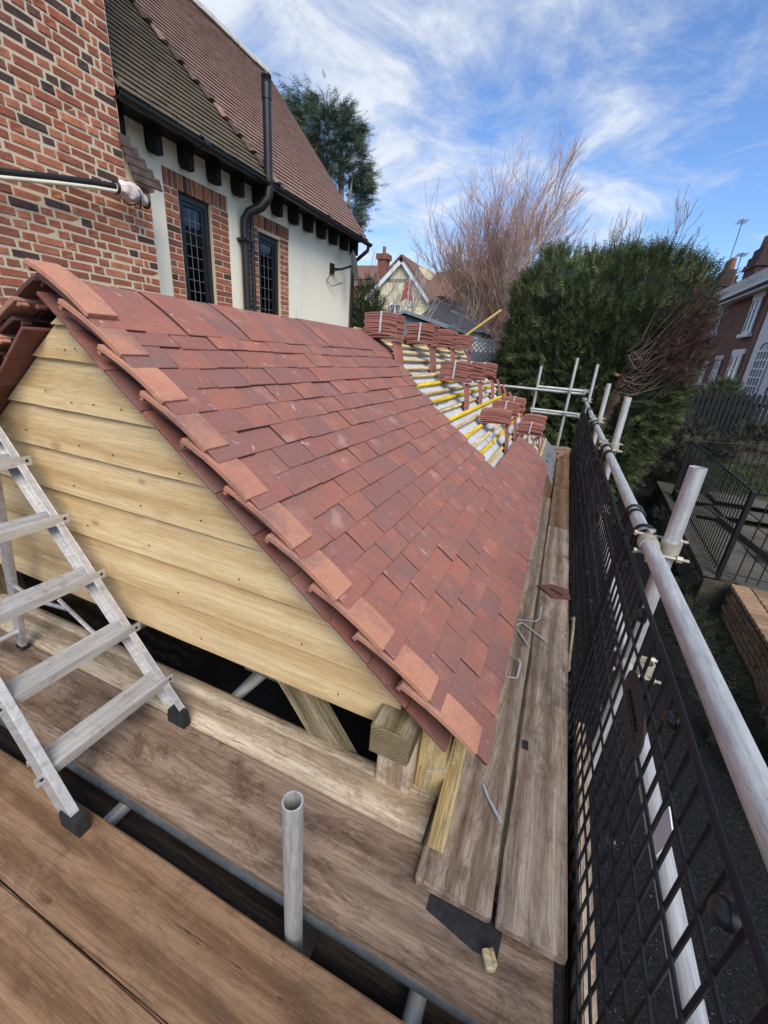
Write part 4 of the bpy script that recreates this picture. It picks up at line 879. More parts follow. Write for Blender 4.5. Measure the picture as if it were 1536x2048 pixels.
# windows with brick surrounds
def window(y0, y1, z0, z1, sy0, sy1, sz1, nx_, nz_, handle, lab):
    wn = B(); f = 0.075; X0 = WX-0.045
    for a, c, d, e in ((y0, y0+f, z0, z1), (y1-f, y1, z0, z1), (y0+f, y1-f, z1-f, z1), (y0+f, y1-f, z0, z0+f)): wn.bx(X0-0.06, X0, a, c, d, e)
    g = 0.045
    for a, c, d, e in ((y0+f, y0+f+g, z0+f, z1-f), (y1-f-g, y1-f, z0+f, z1-f), (y0+f+g, y1-f-g, z1-f-g, z1-f), (y0+f+g, y1-f-g, z0+f, z0+f+g)): wn.bx(X0-0.05, X0-0.014, a, c, d, e)
    wo = wn.build('window', 'black_plastic', hs); tag(wo, lab)
    iy0, iy1, iz0, iz1 = y0+f+g, y1-f-g, z0+f+g, z1-f-g
    b = B(); b.bx(X0-0.040, X0-0.034, iy0-0.004, iy1+0.004, iz0-0.004, iz1+0.004); b.build('pane', 'glass_clear', wo)
    b = B(); b.bx(X0-0.142, X0-0.138, iy0-0.05, iy1+0.05, iz0-0.05, iz1+0.05); b.build('dark_room_panel', 'black_paint', wo)  # black panel added to stand in for the unlit room
    b = B(); zc = iz0+(iz1-iz0)*0.5; n_ = 16; b.v = [(X0-0.09-0.012*math.sin(q*1.9), iy0-0.02+(iy1-iy0+0.04)*q/n_, zz_) for zz_ in (zc+0.03*math.sin(iz0*9), iz1+0.03) for q in range(n_+1)]; b.f = [(q, q+1, n_+2+q, n_+1+q) for q in range(n_)]; b.build('net_curtain', 'curtain', wo, smooth=True)
    for i in range(1, nx_): y = iy0+(iy1-iy0)*i/nx_; b = B(); b.bx(X0-0.033, X0-0.029, y-0.0028, y+0.0028, iz0, iz1); b.build('lead_bar', 'lead', wo)
    for i in range(1, nz_): z = iz0+(iz1-iz0)*i/nz_; b = B(); b.bx(X0-0.0335, X0-0.0295, iy0, iy1, z-0.0028, z+0.0028); b.build('lead_bar', 'lead', wo)
    if handle: b = B(); b.bx(X0-0.014, X0+0.012, y1-f-g*0.6, y1-f-g*0.3, z0+0.55, z0+0.72); b.build('handle', 'black_paint', wo)
    sur = B(); sur.bx(WX-0.18, WX-0.004, sy0, y0, z0-0.6, sz1); sur.bx(WX-0.18, WX-0.004, y1, sy1, z0-0.6, sz1); sur.bx(WX-0.18, WX-0.0045, y0, y1, z1, sz1); sur.bx(WX-0.18, WX-0.0045, y0, y1, z0-0.6, z0); sb = sur.build('window_surround', 'mortar', hs)
    z = z0-0.55; c = 0
    hd = brick_meshes(y0-sy0-0.012, 0.06, 0.064, 2); hd2 = brick_meshes(sy1-y1-0.012, 0.06, 0.064, 2); q1 = brick_meshes((y0-sy0)*0.5-0.014, 0.06, 0.064, 2); q2 = brick_meshes((sy1-y1)*0.5-0.014, 0.06, 0.064, 2)
    while z < sz1-0.19:
        xx = WX-0.028
        if c % 2: link('brick', rr.choice(hd), sb, Matrix.Translation((xx, (sy0+y0)/2, z))); link('brick', rr.choice(hd2), sb, Matrix.Translation((xx, (sy1+y1)/2, z)))
        else:
            for k in (0.25, 0.75): link('brick', rr.choice(q1), sb, Matrix.Translation((xx, sy0+(y0-sy0)*k, z))); link('brick', rr.choice(q2), sb, Matrix.Translation((xx, y1+(sy1-y1)*k, z)))
        z += 0.075; c += 1
    sold = [bevel_mesh('brick', B().box((0, 0, 0), (0.13, 0.062, 0.17)), 'brick', 0.006, 1, 0.0016) for _ in range(3)]
    y = sy0+0.036
    while y < sy1-0.02: link('brick', rr.choice(sold), sb, Matrix.Translation((WX-0.06, y, sz1-0.088))); y += 0.073
window(4.49, 5.01, 0.15, 1.60, 4.28, 5.33, 1.77, 3, 9, False, 'left leaded casement in black frame')
window(5.95, 6.49, 0.05, 1.53, 5.72, 6.73, 1.75, 3, 8, True, 'right leaded casement with handle')
# eaves: bracket feet, soffit, gutter
for i in range(13):
    y = 3.66+0.435*i; b = B(); b.prism([(0, 0.10), (0.0, -0.09), (0.03, -0.15), (0.08, -0.175), (0.17, -0.175), (0.17, 0.10)], (WX, y, 1.975), (1, 0, 0), (0, 0, 1), (0, 1, 0), 0.08); b.build('rafter_foot', 'black_timber', hs)
b = B(); b.bx(WX, -4.46, 1.0, 8.98, 2.045, 2.065); b.build('soffit', 'black_timber', hs)
b = B(); n = 8; ys2 = [3.5, 9.06]
for t0, t1 in zip(np.linspace(math.pi, 2*math.pi, n)[:-1], np.linspace(math.pi, 2*math.pi, n)[1:]):
    for y0_, y1_ in ((3.5, 9.06),):
        r0, r1 = 0.058, 0.053; cxg, czg = -4.355, 2.03
        b.add([(cxg+r*math.cos(t), y, czg+r*math.sin(t)) for y in (y0_, y1_) for r, t in ((r0, t0), (r0, t1), (r1, t1), (r1, t0))], [(0, 1, 5, 4), (2, 3, 7, 6), (0, 3, 2, 1), (4, 5, 6, 7)])
b.build('gutter', 'black_plastic', hs)
for y in (4.55, 5.95, 7.35, 8.6): b = B(); b.pipe((-4.355, y-0.05, 2.03), (-4.355, y+0.05, 2.03), 0.063, 0.0585, 16); b.build('gutter_joint', 'black_plastic', hs, smooth=True)
b = B(); b.tube([(-4.355, 8.98, 1.99), (-4.37, 8.98, 1.90), (-4.62, 8.97, 1.72), (-4.69, 8.97, 1.60), (-4.69, 8.97, G)], 0.036, 12); b.build('downpipe', 'black_plastic', hs, smooth=True)
# soil stack with vent cowl
b = B(); b.tube([(-4.36, 5.72, 1.93), (-4.36, 5.72, 3.05)], 0.058, 20); b.build('vent_stack', 'black_plastic', hs, smooth=True)
b = B(); b.tube([(-4.36, 5.72, 2.92), (-4.36, 5.72, 3.08)], 0.066, 20); cw = b.build('vent_cowl', 'black_plastic', hs, smooth=True)
b = B(); b.dome((-4.36, 5.72, 3.16), (0, 0, 1), 0.062, 0.04, 16, 4)
for i in range(12): a = i*math.pi/6; b.box((-4.36+0.058*math.cos(a), 5.72+0.058*math.sin(a), 3.12), (0.008, 0.008, 0.09))
b.build('cowl_cage', 'black_plastic', cw)
b = B(); b.tube([(-4.36, 5.72, 2.0), (-4.36, 5.71, 1.86), (-4.45, 5.66, 1.74), (-4.60, 5.58, 1.66), (-4.66, 5.55, 1.56), (-4.67, 5.55, 1.40)], [0.062, 0.064, 0.062, 0.062, 0.064, 0.06], 18); b.build('pipe_bend', 'black_plastic', hs, smooth=True)
b = B(); b.tube([(-4.67, 5.55, 1.56), (-4.67, 5.55, G)], 0.054, 18); b.build('soil_pipe', 'black_plastic', hs, smooth=True)
b = B(); b.tube([(-4.66, 5.70, 1.75), (-4.66, 5.70, G)], 0.030, 12); b.build('waste_pipe', 'black_plastic', hs, smooth=True)
b = B(); b.bx(-4.75, -4.58, 5.47, 5.63, 1.30, 1.335); b.tube([(-4.60, 5.44, 1.32), (-4.60, 5.40, 1.34)], 0.014, 8); b.build('pipe_clip', 'black_plastic', hs)
# roof: tile courses
def hroof(s, y, n=0.0): return Vector((EX-HC*s+HS*n, y, EZ+HS*s+HC*n))
red, moss = B(), B(); rows = int(HL/0.097)
for k in range(rows):
    s0 = k*0.097; off = (k % 2)*0.0825
    yb = 5.88-0.85*s0*HC
    y = (3.53 if s0 < 0.65 else YR0)+off
    while y < YR1-0.02:
        tgt = moss if y+0.08 < yb else red; w2 = 0.161; lift = rr.uniform(0, 0.005); hi = 0.032+lift
        tl = hroof(s0-0.01+rr.uniform(-.004, .004), 0, hi); hd_ = hroof(s0+0.13, 0, 0.010); ya, yb2 = y, min(y+w2, YR1)
        P = lambda v, yy, dn: (v.x+HS*dn, yy, v.z+HC*dn)
        tgt.add([P(tl, ya, 0), P(tl, yb2, 0), P(hd_, yb2, 0), P(hd_, ya, 0), P(tl, ya, -0.02), P(tl, yb2, -0.02)], [(0, 1, 2, 3), (4, 5, 1, 0), (0, 3, 4), (1, 5, 2)])
        y += 0.165
rf = red.build('roof', 'old_red_tile', hs); moss.build('mossy_courses', 'mossy_tile', rf, kind='stuff'); rf['kind'] = 'stuff'
for k in range(0, rows, 2):
    s0 = k*0.097; yb = 5.88-0.85*s0*HC
    if yb < 3.2: break
    o = hroof(s0, yb, 0.03); b = B()
    up_, out = Vector((-HC, 0, HS)), Vector((HS, 0, HC)); lat = (Vector((0, 1, 0))-up_*0.0).normalized()
    pr_ = []
    for t in np.linspace(-1, 1, 6): pr_.append((t*0.075, 0.040*(1-t*t)))
    vs = []
    for (uu, sc) in ((-0.03, 1.0), (0.20, 0.45)):
        for (a, h) in pr_: vs.append(o+up_*uu+lat*(a*sc-0.3*uu)+out*(h*sc+0.012))
    b.add(vs, [(i, i+1, 7+i, 6+i) for i in range(5)]+[(0, 5, 4, 3, 2, 1)]); b.build('bonnet_tile', 'old_red_tile' if k % 8 == 0 else ('tile_brown_old' if k % 4 else 'mossy_tile'), rf)
b = B(); b.add([hroof(-0.02, 3.53, 0.003), hroof(-0.02, YR1, 0.003), hroof(HL, YR1, 0.003), hroof(HL, 3.53, 0.003), (hrx-HL*HC, YR0, EZ), (hrx-HL*HC, YR1, EZ)], [(0, 1, 2, 3), (3, 2, 5, 4)]); b.build('roof_deck', 'wood_dark', rf)
rdg = bevel_mesh('ridge_tile', B().prism([(-0.11, -0.05), (0.11, -0.05), (0.10, 0.02), (0.05, 0.065), (-0.05, 0.065), (-0.10, 0.02)], (0, 0, 0), (1, 0, 0), (0, 0, 1), (0, 1, 0), 0.44), 'slate_white', 0.004, 1, 0.002)
for i in range(18): link('ridge_tile', rdg, rf, Matrix.Translation((hrx, YR0+0.452*i, hrz+0.02+rr.uniform(-.006, .006))))
# satellite dish
sdh = thing('satellite_dish', (-4.75, 8.15, 1.35), 'grey satellite dish on the far end of the cream wall', 'satellite dish')
b = B(); c = Vector((-4.42, 8.42, 1.52)); ax = Vector((0.75, 0.62, 0.22)).normalized(); a1 = Vector((0, 0, 1)); a1 = (a1-ax*a1.dot(ax)).normalized(); a2 = ax.cross(a1); vs = []
for i in range(7):
    r_ = i/6
    for j in range(24): t = 2*math.pi*j/24; vs.append(c+a1*0.27*r_*math.cos(t)+a2*0.23*r_*math.sin(t)+ax*(0.05*r_*r_))
b.add(vs, [(i*24+j, (i+1)*24+j, (i+1)*24+(j+1) % 24, i*24+(j+1) % 24) for i in range(6) for j in range(24)]); b.build('dish', 'dish_grey', sdh, smooth=True)
b = B(); b.tube([c-ax*0.02, (-4.55, 8.2, 1.42), (-4.75, 8.15, 1.42)], 0.022, 8); b.box((-4.73, 8.15, 1.42), (0.05, 0.12, 0.18)); b.build('bracket', 'black_paint', sdh)
b = B(); b.tube([c-a1*0.25, c-a1*0.27+ax*0.28], 0.010, 6); b.tube([c-a1*0.27+ax*0.26, c-a1*0.24+ax*0.34], 0.03, 8); b.build('arm', 'black_paint', sdh)
b = B(); b.tube([(-4.6, 8.16, 1.40), (-4.66, 7.98, 1.32), (-4.72, 7.95, 1.18), (-4.70, 8.1, 1.10), (-4.56, 8.3, 1.20)], 0.007, 6); b.build('cable', 'black_paint', sdh, smooth=True)
# wrapped cable across the chimney
cb = thing('wrapped_pipe', (-4.25, 2.3, 1.0), 'black pipe with cream pipe below it running in front of the brick chimney', 'pipe')
pts = [(-4.22, 0.8, 0.62), (-4.24, 1.7, 0.865), (-4.25, 2.34, 1.03), (-4.25, 2.75, 1.125), (-4.255, 3.10, 1.20), (-4.26, 3.32, 1.238)]
b = B(); b.tube(pts, 0.026, 12); b.build('black_pipe', 'tape_black', cb, smooth=True)
b = B(); b.tube([(x+0.01, y-0.02, z-0.042) for x, y, z in pts], 0.016, 10); b.build('cream_pipe', 'cream_plastic', cb, smooth=True)
rg = B(); vs = []; ns, nr = 16, 14
for i in range(ns):
    t = i/(ns-1); c = Vector((-4.255, 3.29+0.33*t, 1.228+0.02*math.sin(t*3)-0.03*t))
    for j in range(nr):
        a = 2*math.pi*j/nr; rad = (0.035+0.042*math.sin(math.pi*min(1, t*1.05))**0.7)*(1+0.35*mnoise.noise((t*7, math.cos(a)*1.8, math.sin(a)*1.8)))
        vs.append(c+Vector((math.cos(a), 0, math.sin(a)))*rad)
rg.add(vs, [(i*nr+j, i*nr+(j+1) % nr, (i+1)*nr+(j+1) % nr, (i+1)*nr+j) for i in range(ns-1) for j in range(nr)]+[tuple(range(nr)), tuple(reversed(range((ns-1)*nr, ns*nr)))])
cl = tag(rg.build('cloth_wrap', 'rag', smooth=True), 'pinkish white rag bound with black tape on the pipe end', 'rag')
b = B()
for t, tl in ((0.02, 0.0), (0.45, 0.05), (0.75, -0.05), (0.97, 0.0)):
    c = Vector((-4.255, 3.29+0.33*t, 1.228-0.03*t)); rd = 0.04+0.044*math.sin(math.pi*t)**0.7
    b.tube([c+Vector((rd*math.cos(a), tl*math.cos(a), rd*math.sin(a))) for a in np.linspace(0, 2*math.pi, 15)], 0.006 if 0.1 < t < 0.9 else 0.012, 6)
b.build('binding_tape', 'tape_black', cl, smooth=True)

# ------------------------------------------------------------------ vegetation
def spray_cloud(b, pts, dirs, lmin, lmax, n_pairs=4, wid=0.28, rs=random.Random(1), tiltz=0.25):
    """flat fern-like sprays of narrow leaf faces; every spray is its own island set"""
    for p, d in zip(pts, dirs):
        L = rs.uniform(lmin, lmax); d = Vector(d)+Vector((rs.gauss(0, .35), rs.gauss(0, .35), rs.gauss(0, .3)+tiltz)); d.normalize(); p = Vector(p)
        s = d.cross(Vector((rs.gauss(0, 1), rs.gauss(0, 1), rs.gauss(0, 1)+0.8))); s = s.normalized() if s.length > 1e-3 else d.orthogonal(); nrm = s.cross(d)
        for i in range(n_pairs):
            t = (i+0.4)/n_pairs; base = p+d*L*t-nrm*(0.10*L*t*t)
            for sg in (-1, 1):
                ll = L*0.52*(1-0.55*t); ld_ = (d*0.75+s*sg*0.75).normalized(); tip = base+ld_*ll-Vector((0, 0, 0.10*ll)); wv = (d*0.6-s*sg*0.6)*L*wid*0.32
                b.add([base, base+ld_*ll*0.5+wv*0.5, tip, base+ld_*ll*0.5-wv*0.5], [(0, 1, 2, 3)])
        b.add([p, p+s*L*0.05, p+d*L*1.12-nrm*0.12*L, p-s*L*0.05], [(0, 1, 2, 3)])
def branchy(b, twigs, base, d, L, r, depth, rs, spread=0.5, upb=0.25, kids=(2, 4), rmin=0.004, seg=4, start=0.35):
    pts = [Vector(base)]; rad = [r]; d = Vector(d).normalized()
    for i in range(seg):
        d = (d+Vector((rs.gauss(0, .15), rs.gauss(0, .15), rs.gauss(0, .09)+upb*0.18))).normalized(); pts.append(pts[-1]+d*L/seg); rad.append(max(rmin, r*(1-0.62*(i+1)/seg)))
    (twigs if depth <= 1 else b).tube(pts, rad, 4 if depth < 3 else 6, False)
    if depth == 0: return
    for k in range(rs.randint(*kids)):
        t = rs.uniform(start, 0.98); q = t*seg; i = min(int(q), seg-1); p = pts[i].lerp(pts[i+1], q-i)
        a = rs.uniform(0, 2*math.pi); o = d.orthogonal().normalized(); o2 = d.cross(o)
        nd = (d+(o*math.cos(a)+o2*math.sin(a))*spread*rs.uniform(0.6, 1.3)+Vector((0, 0, upb))).normalized()
        branchy(b, twigs, p, nd, L*rs.uniform(0.45, 0.72)*(1.15-0.4*t), max(rmin, r*(1-0.6*t)*0.6), depth-1, rs, spread, upb, kids, rmin, max(3, seg-1), start)
# --- big clipped conifer hedge tree
rs = random.Random(11)
HCN, HAX = Vector((0.40, 12.0, -0.34)), Vector((1.95, 2.3, 2.58))
def hsurf(dv):
    e = 4.4; k = (abs(dv.x/HAX.x)**e+abs(dv.y/HAX.y)**e+abs(dv.z/HAX.z)**e)**(-1/e)
    p = HCN+dv*k
    lump = 1+0.07*mnoise.noise(p*0.9)+0.055*mnoise.noise(p*2.6)+0.03*mnoise.noise(p*5.5)
    p = HCN+dv*k*lump
    if p.z < -0.2: p.x -= max(0, (p.x-0.3))*0.07*max(0, (-0.2-p.z))/1.2
    return p
hd = thing('conifer_hedge', (0.4, 12, G), 'tall rounded dark green conifer hedge with a torn branch, beyond the scaffold', 'hedge tree')
pts, dirs = [], []
while len(pts) < 22000:
    dv = Vector((rs.gauss(0, 1), rs.gauss(0, 1), rs.gauss(0, 1))).normalized()
    if dv.y > 0.55: continue
    p = hsurf(dv)
    if mnoise.noise(p*1.1+Vector((5, 0, 0))) < -0.42 and rs.random() < 0.85: continue
    # hollow where the branch tore out
    if (p-Vector((1.35, 10.2, -0.2))).length < 0.75 and rs.random() < 0.7: continue
    dep = abs(rs.gauss(0, 0.17)); pts.append(p-dv*dep); dirs.append(dv*0.75+Vector((0, 0, 0.15 if dv.z > 0.2 else -0.05)))
b = B(); spray_cloud(b, pts, dirs, 0.12, 0.30, 5, 0.20, rs); b.build('crown', 'leaf_hedge', hd)
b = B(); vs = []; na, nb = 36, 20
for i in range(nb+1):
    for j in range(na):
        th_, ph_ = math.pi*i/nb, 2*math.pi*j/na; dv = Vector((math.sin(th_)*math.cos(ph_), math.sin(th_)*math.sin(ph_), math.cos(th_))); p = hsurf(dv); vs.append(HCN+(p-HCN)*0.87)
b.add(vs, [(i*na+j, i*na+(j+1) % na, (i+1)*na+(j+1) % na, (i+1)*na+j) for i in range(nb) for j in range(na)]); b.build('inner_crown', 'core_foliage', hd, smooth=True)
for i in range(26):
    b = B(); x = rs.uniform(-1.0, 2.2); p = hsurf(Vector((x-0.4, -0.6, 2.2)).normalized()); q = [p-Vector((0, 0, 0.2)), p+Vector((0.05, 0, 0.16)), p+Vector((0.12, 0, rs.uniform(0.2, 0.55)))]
    if x < 1.1: q[2].z = p.z+rs.uniform(0.1, 0.25)
    b.tube(q, [0.014, 0.01, 0.005], 4)
    dd = q[2]-q[0]; spray_cloud(b, [q[0].lerp(q[2], t) for t in np.linspace(0.4, 1, 7)], [dd]*7, 0.08, 0.16, 3, 0.25, rs); b.build('top_shoot', 'leaf_hedge', hd, kind='stuff')
b = B(); b.tube([(0.55, 10.1, -1.9), (0.68, 9.85, -1.3), (0.72, 9.75, -1.05), (0.90, 9.66, -0.62)], [0.07, 0.06, 0.055, 0.04], 8); b.build('limb', 'bark_brown', hd, smooth=True)
b = B(); b.tube([(0.98, 9.85, -0.35), (1.05, 9.8, -0.02), (1.08, 9.78, 0.18), (1.13, 9.76, 0.30)], [0.085, 0.08, 0.07, 0.03], 8); b.tube([(1.0, 9.7, -0.4), (0.80, 9.75, -1.2), (0.75, 9.9, G)], [0.12, 0.14, 0.17], 8); b.build('trunk', 'bark_brown', hd, smooth=True)
for i in range(14):
    b = B(); a = rs.uniform(0, 6.28); c = Vector((0.95, 9.72, -0.10)) if i < 7 else Vector((1.12, 9.74, 0.27)); b.tube([c, c+Vector((math.cos(a)*0.10-0.03, -0.05, math.sin(a)*0.06+0.02))], [0.014, 0.003], 4); b.build('wood_splinter', 'split_wood', hd)
tw, sc = B(), []
for i in range(46):
    p = Vector((1.05+rs.uniform(-.1, .1), 9.72+rs.uniform(-.15, .15), rs.uniform(-0.55, 0.35))); e = Vector((rs.uniform(1.3, 2.2), 9.75+rs.uniform(-.2, .4), p.z*0.8+rs.uniform(0.1, 1.25)))
    m_ = (p+e)/2+Vector((0, -0.1, rs.uniform(-0.35, 0.05))); q1, q2 = p.lerp(m_, .5)+Vector((0, 0, -.05)), m_.lerp(e, .5)
    tw.tube([p, q1, m_, q2, e], [0.016, 0.012, 0.009, 0.006, 0.004], 4, False)
    for t in (0.4, 0.7, 1.0):
        c = m_.lerp(e, t)
        for _ in range(2): v = Vector((rs.uniform(.05, .35), rs.uniform(-.15, .1), rs.uniform(-.1, .28))); tw.tube([c, c+v*.5+Vector((0, 0, -.03)), c+v], [0.005, 0.004, 0.003], 3, False); sc.append(c+v)
tw.build('dead_twigs', 'twig_dark', hd)
b = B(); pp = [c+Vector((rs.gauss(0, .08), rs.gauss(0, .08), rs.gauss(0, .1))) for c in sc if c.x > 1.5 for _ in range(9)]; spray_cloud(b, pp, [Vector((0.6, -.3, .5))]*len(pp), 0.08, 0.18, 3, 0.12, rs); b.build('dead_foliage', 'leaf_dead', hd)
# --- multi-stem conifer behind the house
cf_ = thing('conifer_tree', (-11.0, 18, G), 'tall ragged conifer with bare pale stems behind the house roof', 'tree')
def px3(x, y, Y):
    d = fwd+r2*((x-768)/FPX)-u2*((y-1024)/FPX); return d*(Y/d.y)
b = B()
for (x0, y0, x1, y1, r_) in ((684, 420, 681, 262, .09), (650, 400, 648, 300, .06), (690, 430, 706, 348, .06), (676, 430, 678, 320, .05), (625, 420, 640, 200, .10)):
    p, q = px3(x0, y0, 18), px3(x1, y1, 18); p0 = Vector((p.x, p.y, G)); b.tube([p0, p, (p+q)/2+Vector((.05, 0, 0)), q], [r_*1.5, r_*1.1, r_*.9, r_*.4], 7)
b.build('trunk', 'bark_pale', cf_, smooth=True)
clumps = [(590, 215, 26), (612, 240, 38), (575, 240, 24), (632, 215, 16), (634, 200, 9), (650, 255, 34), (676, 240, 26), (690, 225, 14), (640, 300, 34), (612, 285, 28), (672, 290, 26), (700, 275, 22), (716, 262, 12), (714, 300, 15), (655, 335, 24), (690, 330, 18), (720, 350, 22), (728, 372, 16), (700, 372, 16), (722, 400, 18), (708, 425, 18), (712, 448, 14), (664, 360, 18), (630, 335, 22), (724, 335, 12)]
b = B(); pts, dirs = [], []
for (x, y, r_) in clumps:
    c = px3(x, y, 18+rs.uniform(-.8, .8)); rad = r_/FPX*19.5*1.0; tc_ = px3(655, y+30, 18)
    for _ in range(int(40+r_*r_*0.36)):
        v = Vector((rs.gauss(0, .5), rs.gauss(0, .5), rs.gauss(0, .42)))*rad; pts.append(c+v); o = (c+v-tc_); o.z *= 0.2; dirs.append(o.normalized()*0.8+Vector((0, 0, 0.05)))
spray_cloud(b, pts, dirs, 0.16, 0.42, 4, 0.22, rs, 0.02); b.build('crown', 'leaf_conifer', cf_)
# --- bare trees
def bare(name, base, label, stems, mats, rs, L0, depth, spread, upb, kids, rmin, rad=0.09, start=.3):
    t = thing(name, base, label, 'tree', 'bare winter trees'); b, tw_ = B(), B()
    for (dx, dy, d, L) in stems: branchy(b, tw_, Vector(base)+Vector((dx, dy, 0)), d, L, rad*L/L0, depth, rs, spread, upb, kids, rmin, 6, start)
    b.build('trunk', mats[0], t); tw_.build('crown', mats[1], t)
    return t
bt = px3(940, 700, 20); by = 20.0
bare('birch_tree', (bt.x+0.35, by, G), 'tall upright bare tree with reddish twigs behind the tile stacks', [(rs.uniform(-.3, .3), rs.uniform(-.4, .4), (0.034*i, rs.uniform(-.05, .05), 1), 7.3-abs(i-0.6)*0.5) for i in range(-3, 4)], ('bark_pale', 'twig_red'), rs, 6, 3, 0.42, 0.16, (8, 10), 0.0058, 0.085, .25)
bt2 = px3(905, 700, 19)
bare('birch_tree', (bt2.x, 19, G), 'lower spreading grey bare tree left of the reddish tree', [(rs.uniform(-.3, .3), rs.uniform(-.3, .3), (0.10*i, rs.uniform(-.1, .1), 1), 3.5-abs(i)*0.25) for i in range(-2, 4)], ('bark_pale', 'twig_grey'), rs, 6, 3, 0.45, 0.25, (4, 6), 0.0055, 0.05, .2)
bt3 = px3(1215, 560, 19)
bare('bare_tree', (bt3.x, 19, G), 'small bare fan-shaped tree showing above the hedge', [(0.1*i, 0, (0.075*i, 0, 1), 5.0-abs(i)*0.15) for i in range(-2, 3)], ('bark_grey', 'twig_grey'), random.Random(5), 6, 3, 0.36, 0.34, (5, 7), 0.0085, 0.06, .5)
bt4 = px3(790, 650, 16)
bare('bare_shrub', (bt4.x, 16, G), 'small pale bare shrub before the cream gabled house', [(0.1*i, 0, (0.14*i, 0, 1), 4.0) for i in range(-2, 3)], ('bark_pale', 'bark_pale'), rs, 4, 2, 0.5, 0.3, (6, 9), 0.006, 0.035, .35)
# --- evergreen bush by the house corner
def bush(name, c, ax, n, label, mat, lmin=.1, lmax=.22, cat='bush', core=True, group=None):
    t = thing(name, (c[0], c[1], c[2]-ax[2]), label, cat, group); c = Vector(c); b = B(); pts, dirs = [], []
    for _ in range(n):
        dv = Vector((rs.gauss(0, 1), rs.gauss(0, 1), rs.gauss(0, 1))).normalized(); k = (1+.16*mnoise.noise(dv*2.4+c))*rs.uniform(.74, 1.04); pts.append(c+Vector((dv.x*ax[0], dv.y*ax[1], dv.z*ax[2]))*k); dirs.append(dv)
    spray_cloud(b, pts, dirs, lmin, lmax, 3, 0.5, rs); b.build('foliage', mat, t)
    if core:
        b = B(); vs = []
        for i in range(9):
            for j in range(14): th_, ph_ = math.pi*i/8, 2*math.pi*j/14; dv = Vector((math.sin(th_)*math.cos(ph_), math.sin(th_)*math.sin(ph_), math.cos(th_))); vs.append(c+Vector((dv.x*ax[0], dv.y*ax[1], dv.z*ax[2]))*.76*(1+.16*mnoise.noise(dv*2.4+c)))
        b.add(vs, [(i*14+j, i*14+(j+1) % 14, (i+1)*14+(j+1) % 14, (i+1)*14+j) for i in range(8) for j in range(14)]); b.build('inner_foliage', 'core_foliage', t, smooth=True)
c = px3(733, 620, 12); bush('evergreen_bush', (c.x, 12, -0.4), (0.72, 0.8, 2.15), 3800, 'round evergreen bush by the house corner downpipe', 'leaf_bush')
bush('evergreen_bush', (4.55, 16.5, -0.75), (0.6, 0.6, 0.72), 1000, 'clipped dark hedge in front of the brick terrace', 'leaf_hedge')
bush('evergreen_bush', (4.7, 15.4, -1.0), (0.5, 0.45, 0.5), 800, 'lighter green shrub behind the dark picket fence', 'leaf_bush')
bush('scrub', (3.4, 12.9, -1.9), (0.9, 0.5, 0.75), 1300, 'tangled grey brown scrub below the picket fence', 'leaf_scrub', .08, .2, 'scrub', False)
bush('scrub', (4.8, 12.9, -1.75), (1.0, 0.6, 0.8), 1300, 'tangled grey brown scrub right of the lawn', 'leaf_scrub', .08, .2, 'scrub', False)
bush('ivy_edging', (2.0, 4.8, -2.85), (0.22, 2.0, 0.22), 700, 'low dark ivy along the foot of the near brick wall', 'leaf_dark', .06, .14, 'ivy', False)
bush('ivy_edging', (2.5, 9.2, -2.8), (0.22, 1.2, 0.2), 500, 'mossy plants along the path edge by the railings', 'leaf_scrub', .06, .14, 'plants', False)
g_ = B()
for _ in range(5000):
    x, y = rs.uniform(3.0, 5.6), rs.uniform(10.7, 12.5); z = ground_h(x, y)-0.012; h = rs.uniform(.03, .09); a = rs.uniform(0, 3.14); v = Vector((math.cos(a), math.sin(a), 0))*.008; p = Vector((x, y, z)); g_.add([p-v, p+v, p+Vector((rs.gauss(0, .02), rs.gauss(0, .02), h))], [(0, 1, 2)])
tag(g_.build('lawn', 'grass'), 'patch of short green lawn behind the black railings', 'grass', kind='stuff')

# ------------------------------------------------------------------ right-hand gardens
b = B(); vs = []
n = 60
prof = [(0, 0), (0, .42), (.34, .45), (.34, 0)]
ywl = [6.3+5.4*i/n for i in range(n+1)]
for y in ywl:
    xb = 2.30+0.055*(y-6.3)
    for (dx, dz) in prof: nz = .02*mnoise.noise((y*3, dx*5, dz*5)); vs.append((xb+dx+nz, y, G+dz+nz*.6))
b.add(vs, [(i*4+q, (i+1)*4+q, (i+1)*4+(q+1) % 4, i*4+(q+1) % 4) for i in range(n) for q in range(4)]+[(0, 1, 2, 3)])
sw = thing('stone_wall', (2.4, 8, G), 'low mossy stone wall with coping beside the path', 'wall')
b.build('wall_core', 'stone', sw)
for i in range(9):
    y = 6.32+0.6*i; xb = 2.30+.055*(y+.3-6.3); bb = B().box((0, 0, 0), (.40, .585, .06)); me = bevel_mesh('coping_stone', bb, 'stone', .01, 1, .004); link('coping_stone', me, sw, Matrix.Translation((xb+.17, y+.3, G+.475)) @ Matrix.Rotation(-.055, 4, 'Z'))
rs2 = random.Random(4)
for i in range(42):
    y = 6.35+5.2*(i//3)/14; z = G+.07+.13*(i % 3); L_ = .35+rs2.uniform(-.04, .02); xb = 2.30+.055*(y+.15-6.3); me = bevel_mesh('stone', B().box((0, 0, 0), (.06, L_, .12)), 'stone', .018, 1, .008); link('stone', me, sw, Matrix.Translation((xb-.012+rs2.uniform(-.012, .01), y+.18+(.1 if i % 3 == 1 else 0), z)))
bw = thing('brick_wall', (2.6, 4.6, G), 'low yellow brown brick wall nearest the viewer at the right edge', 'wall')
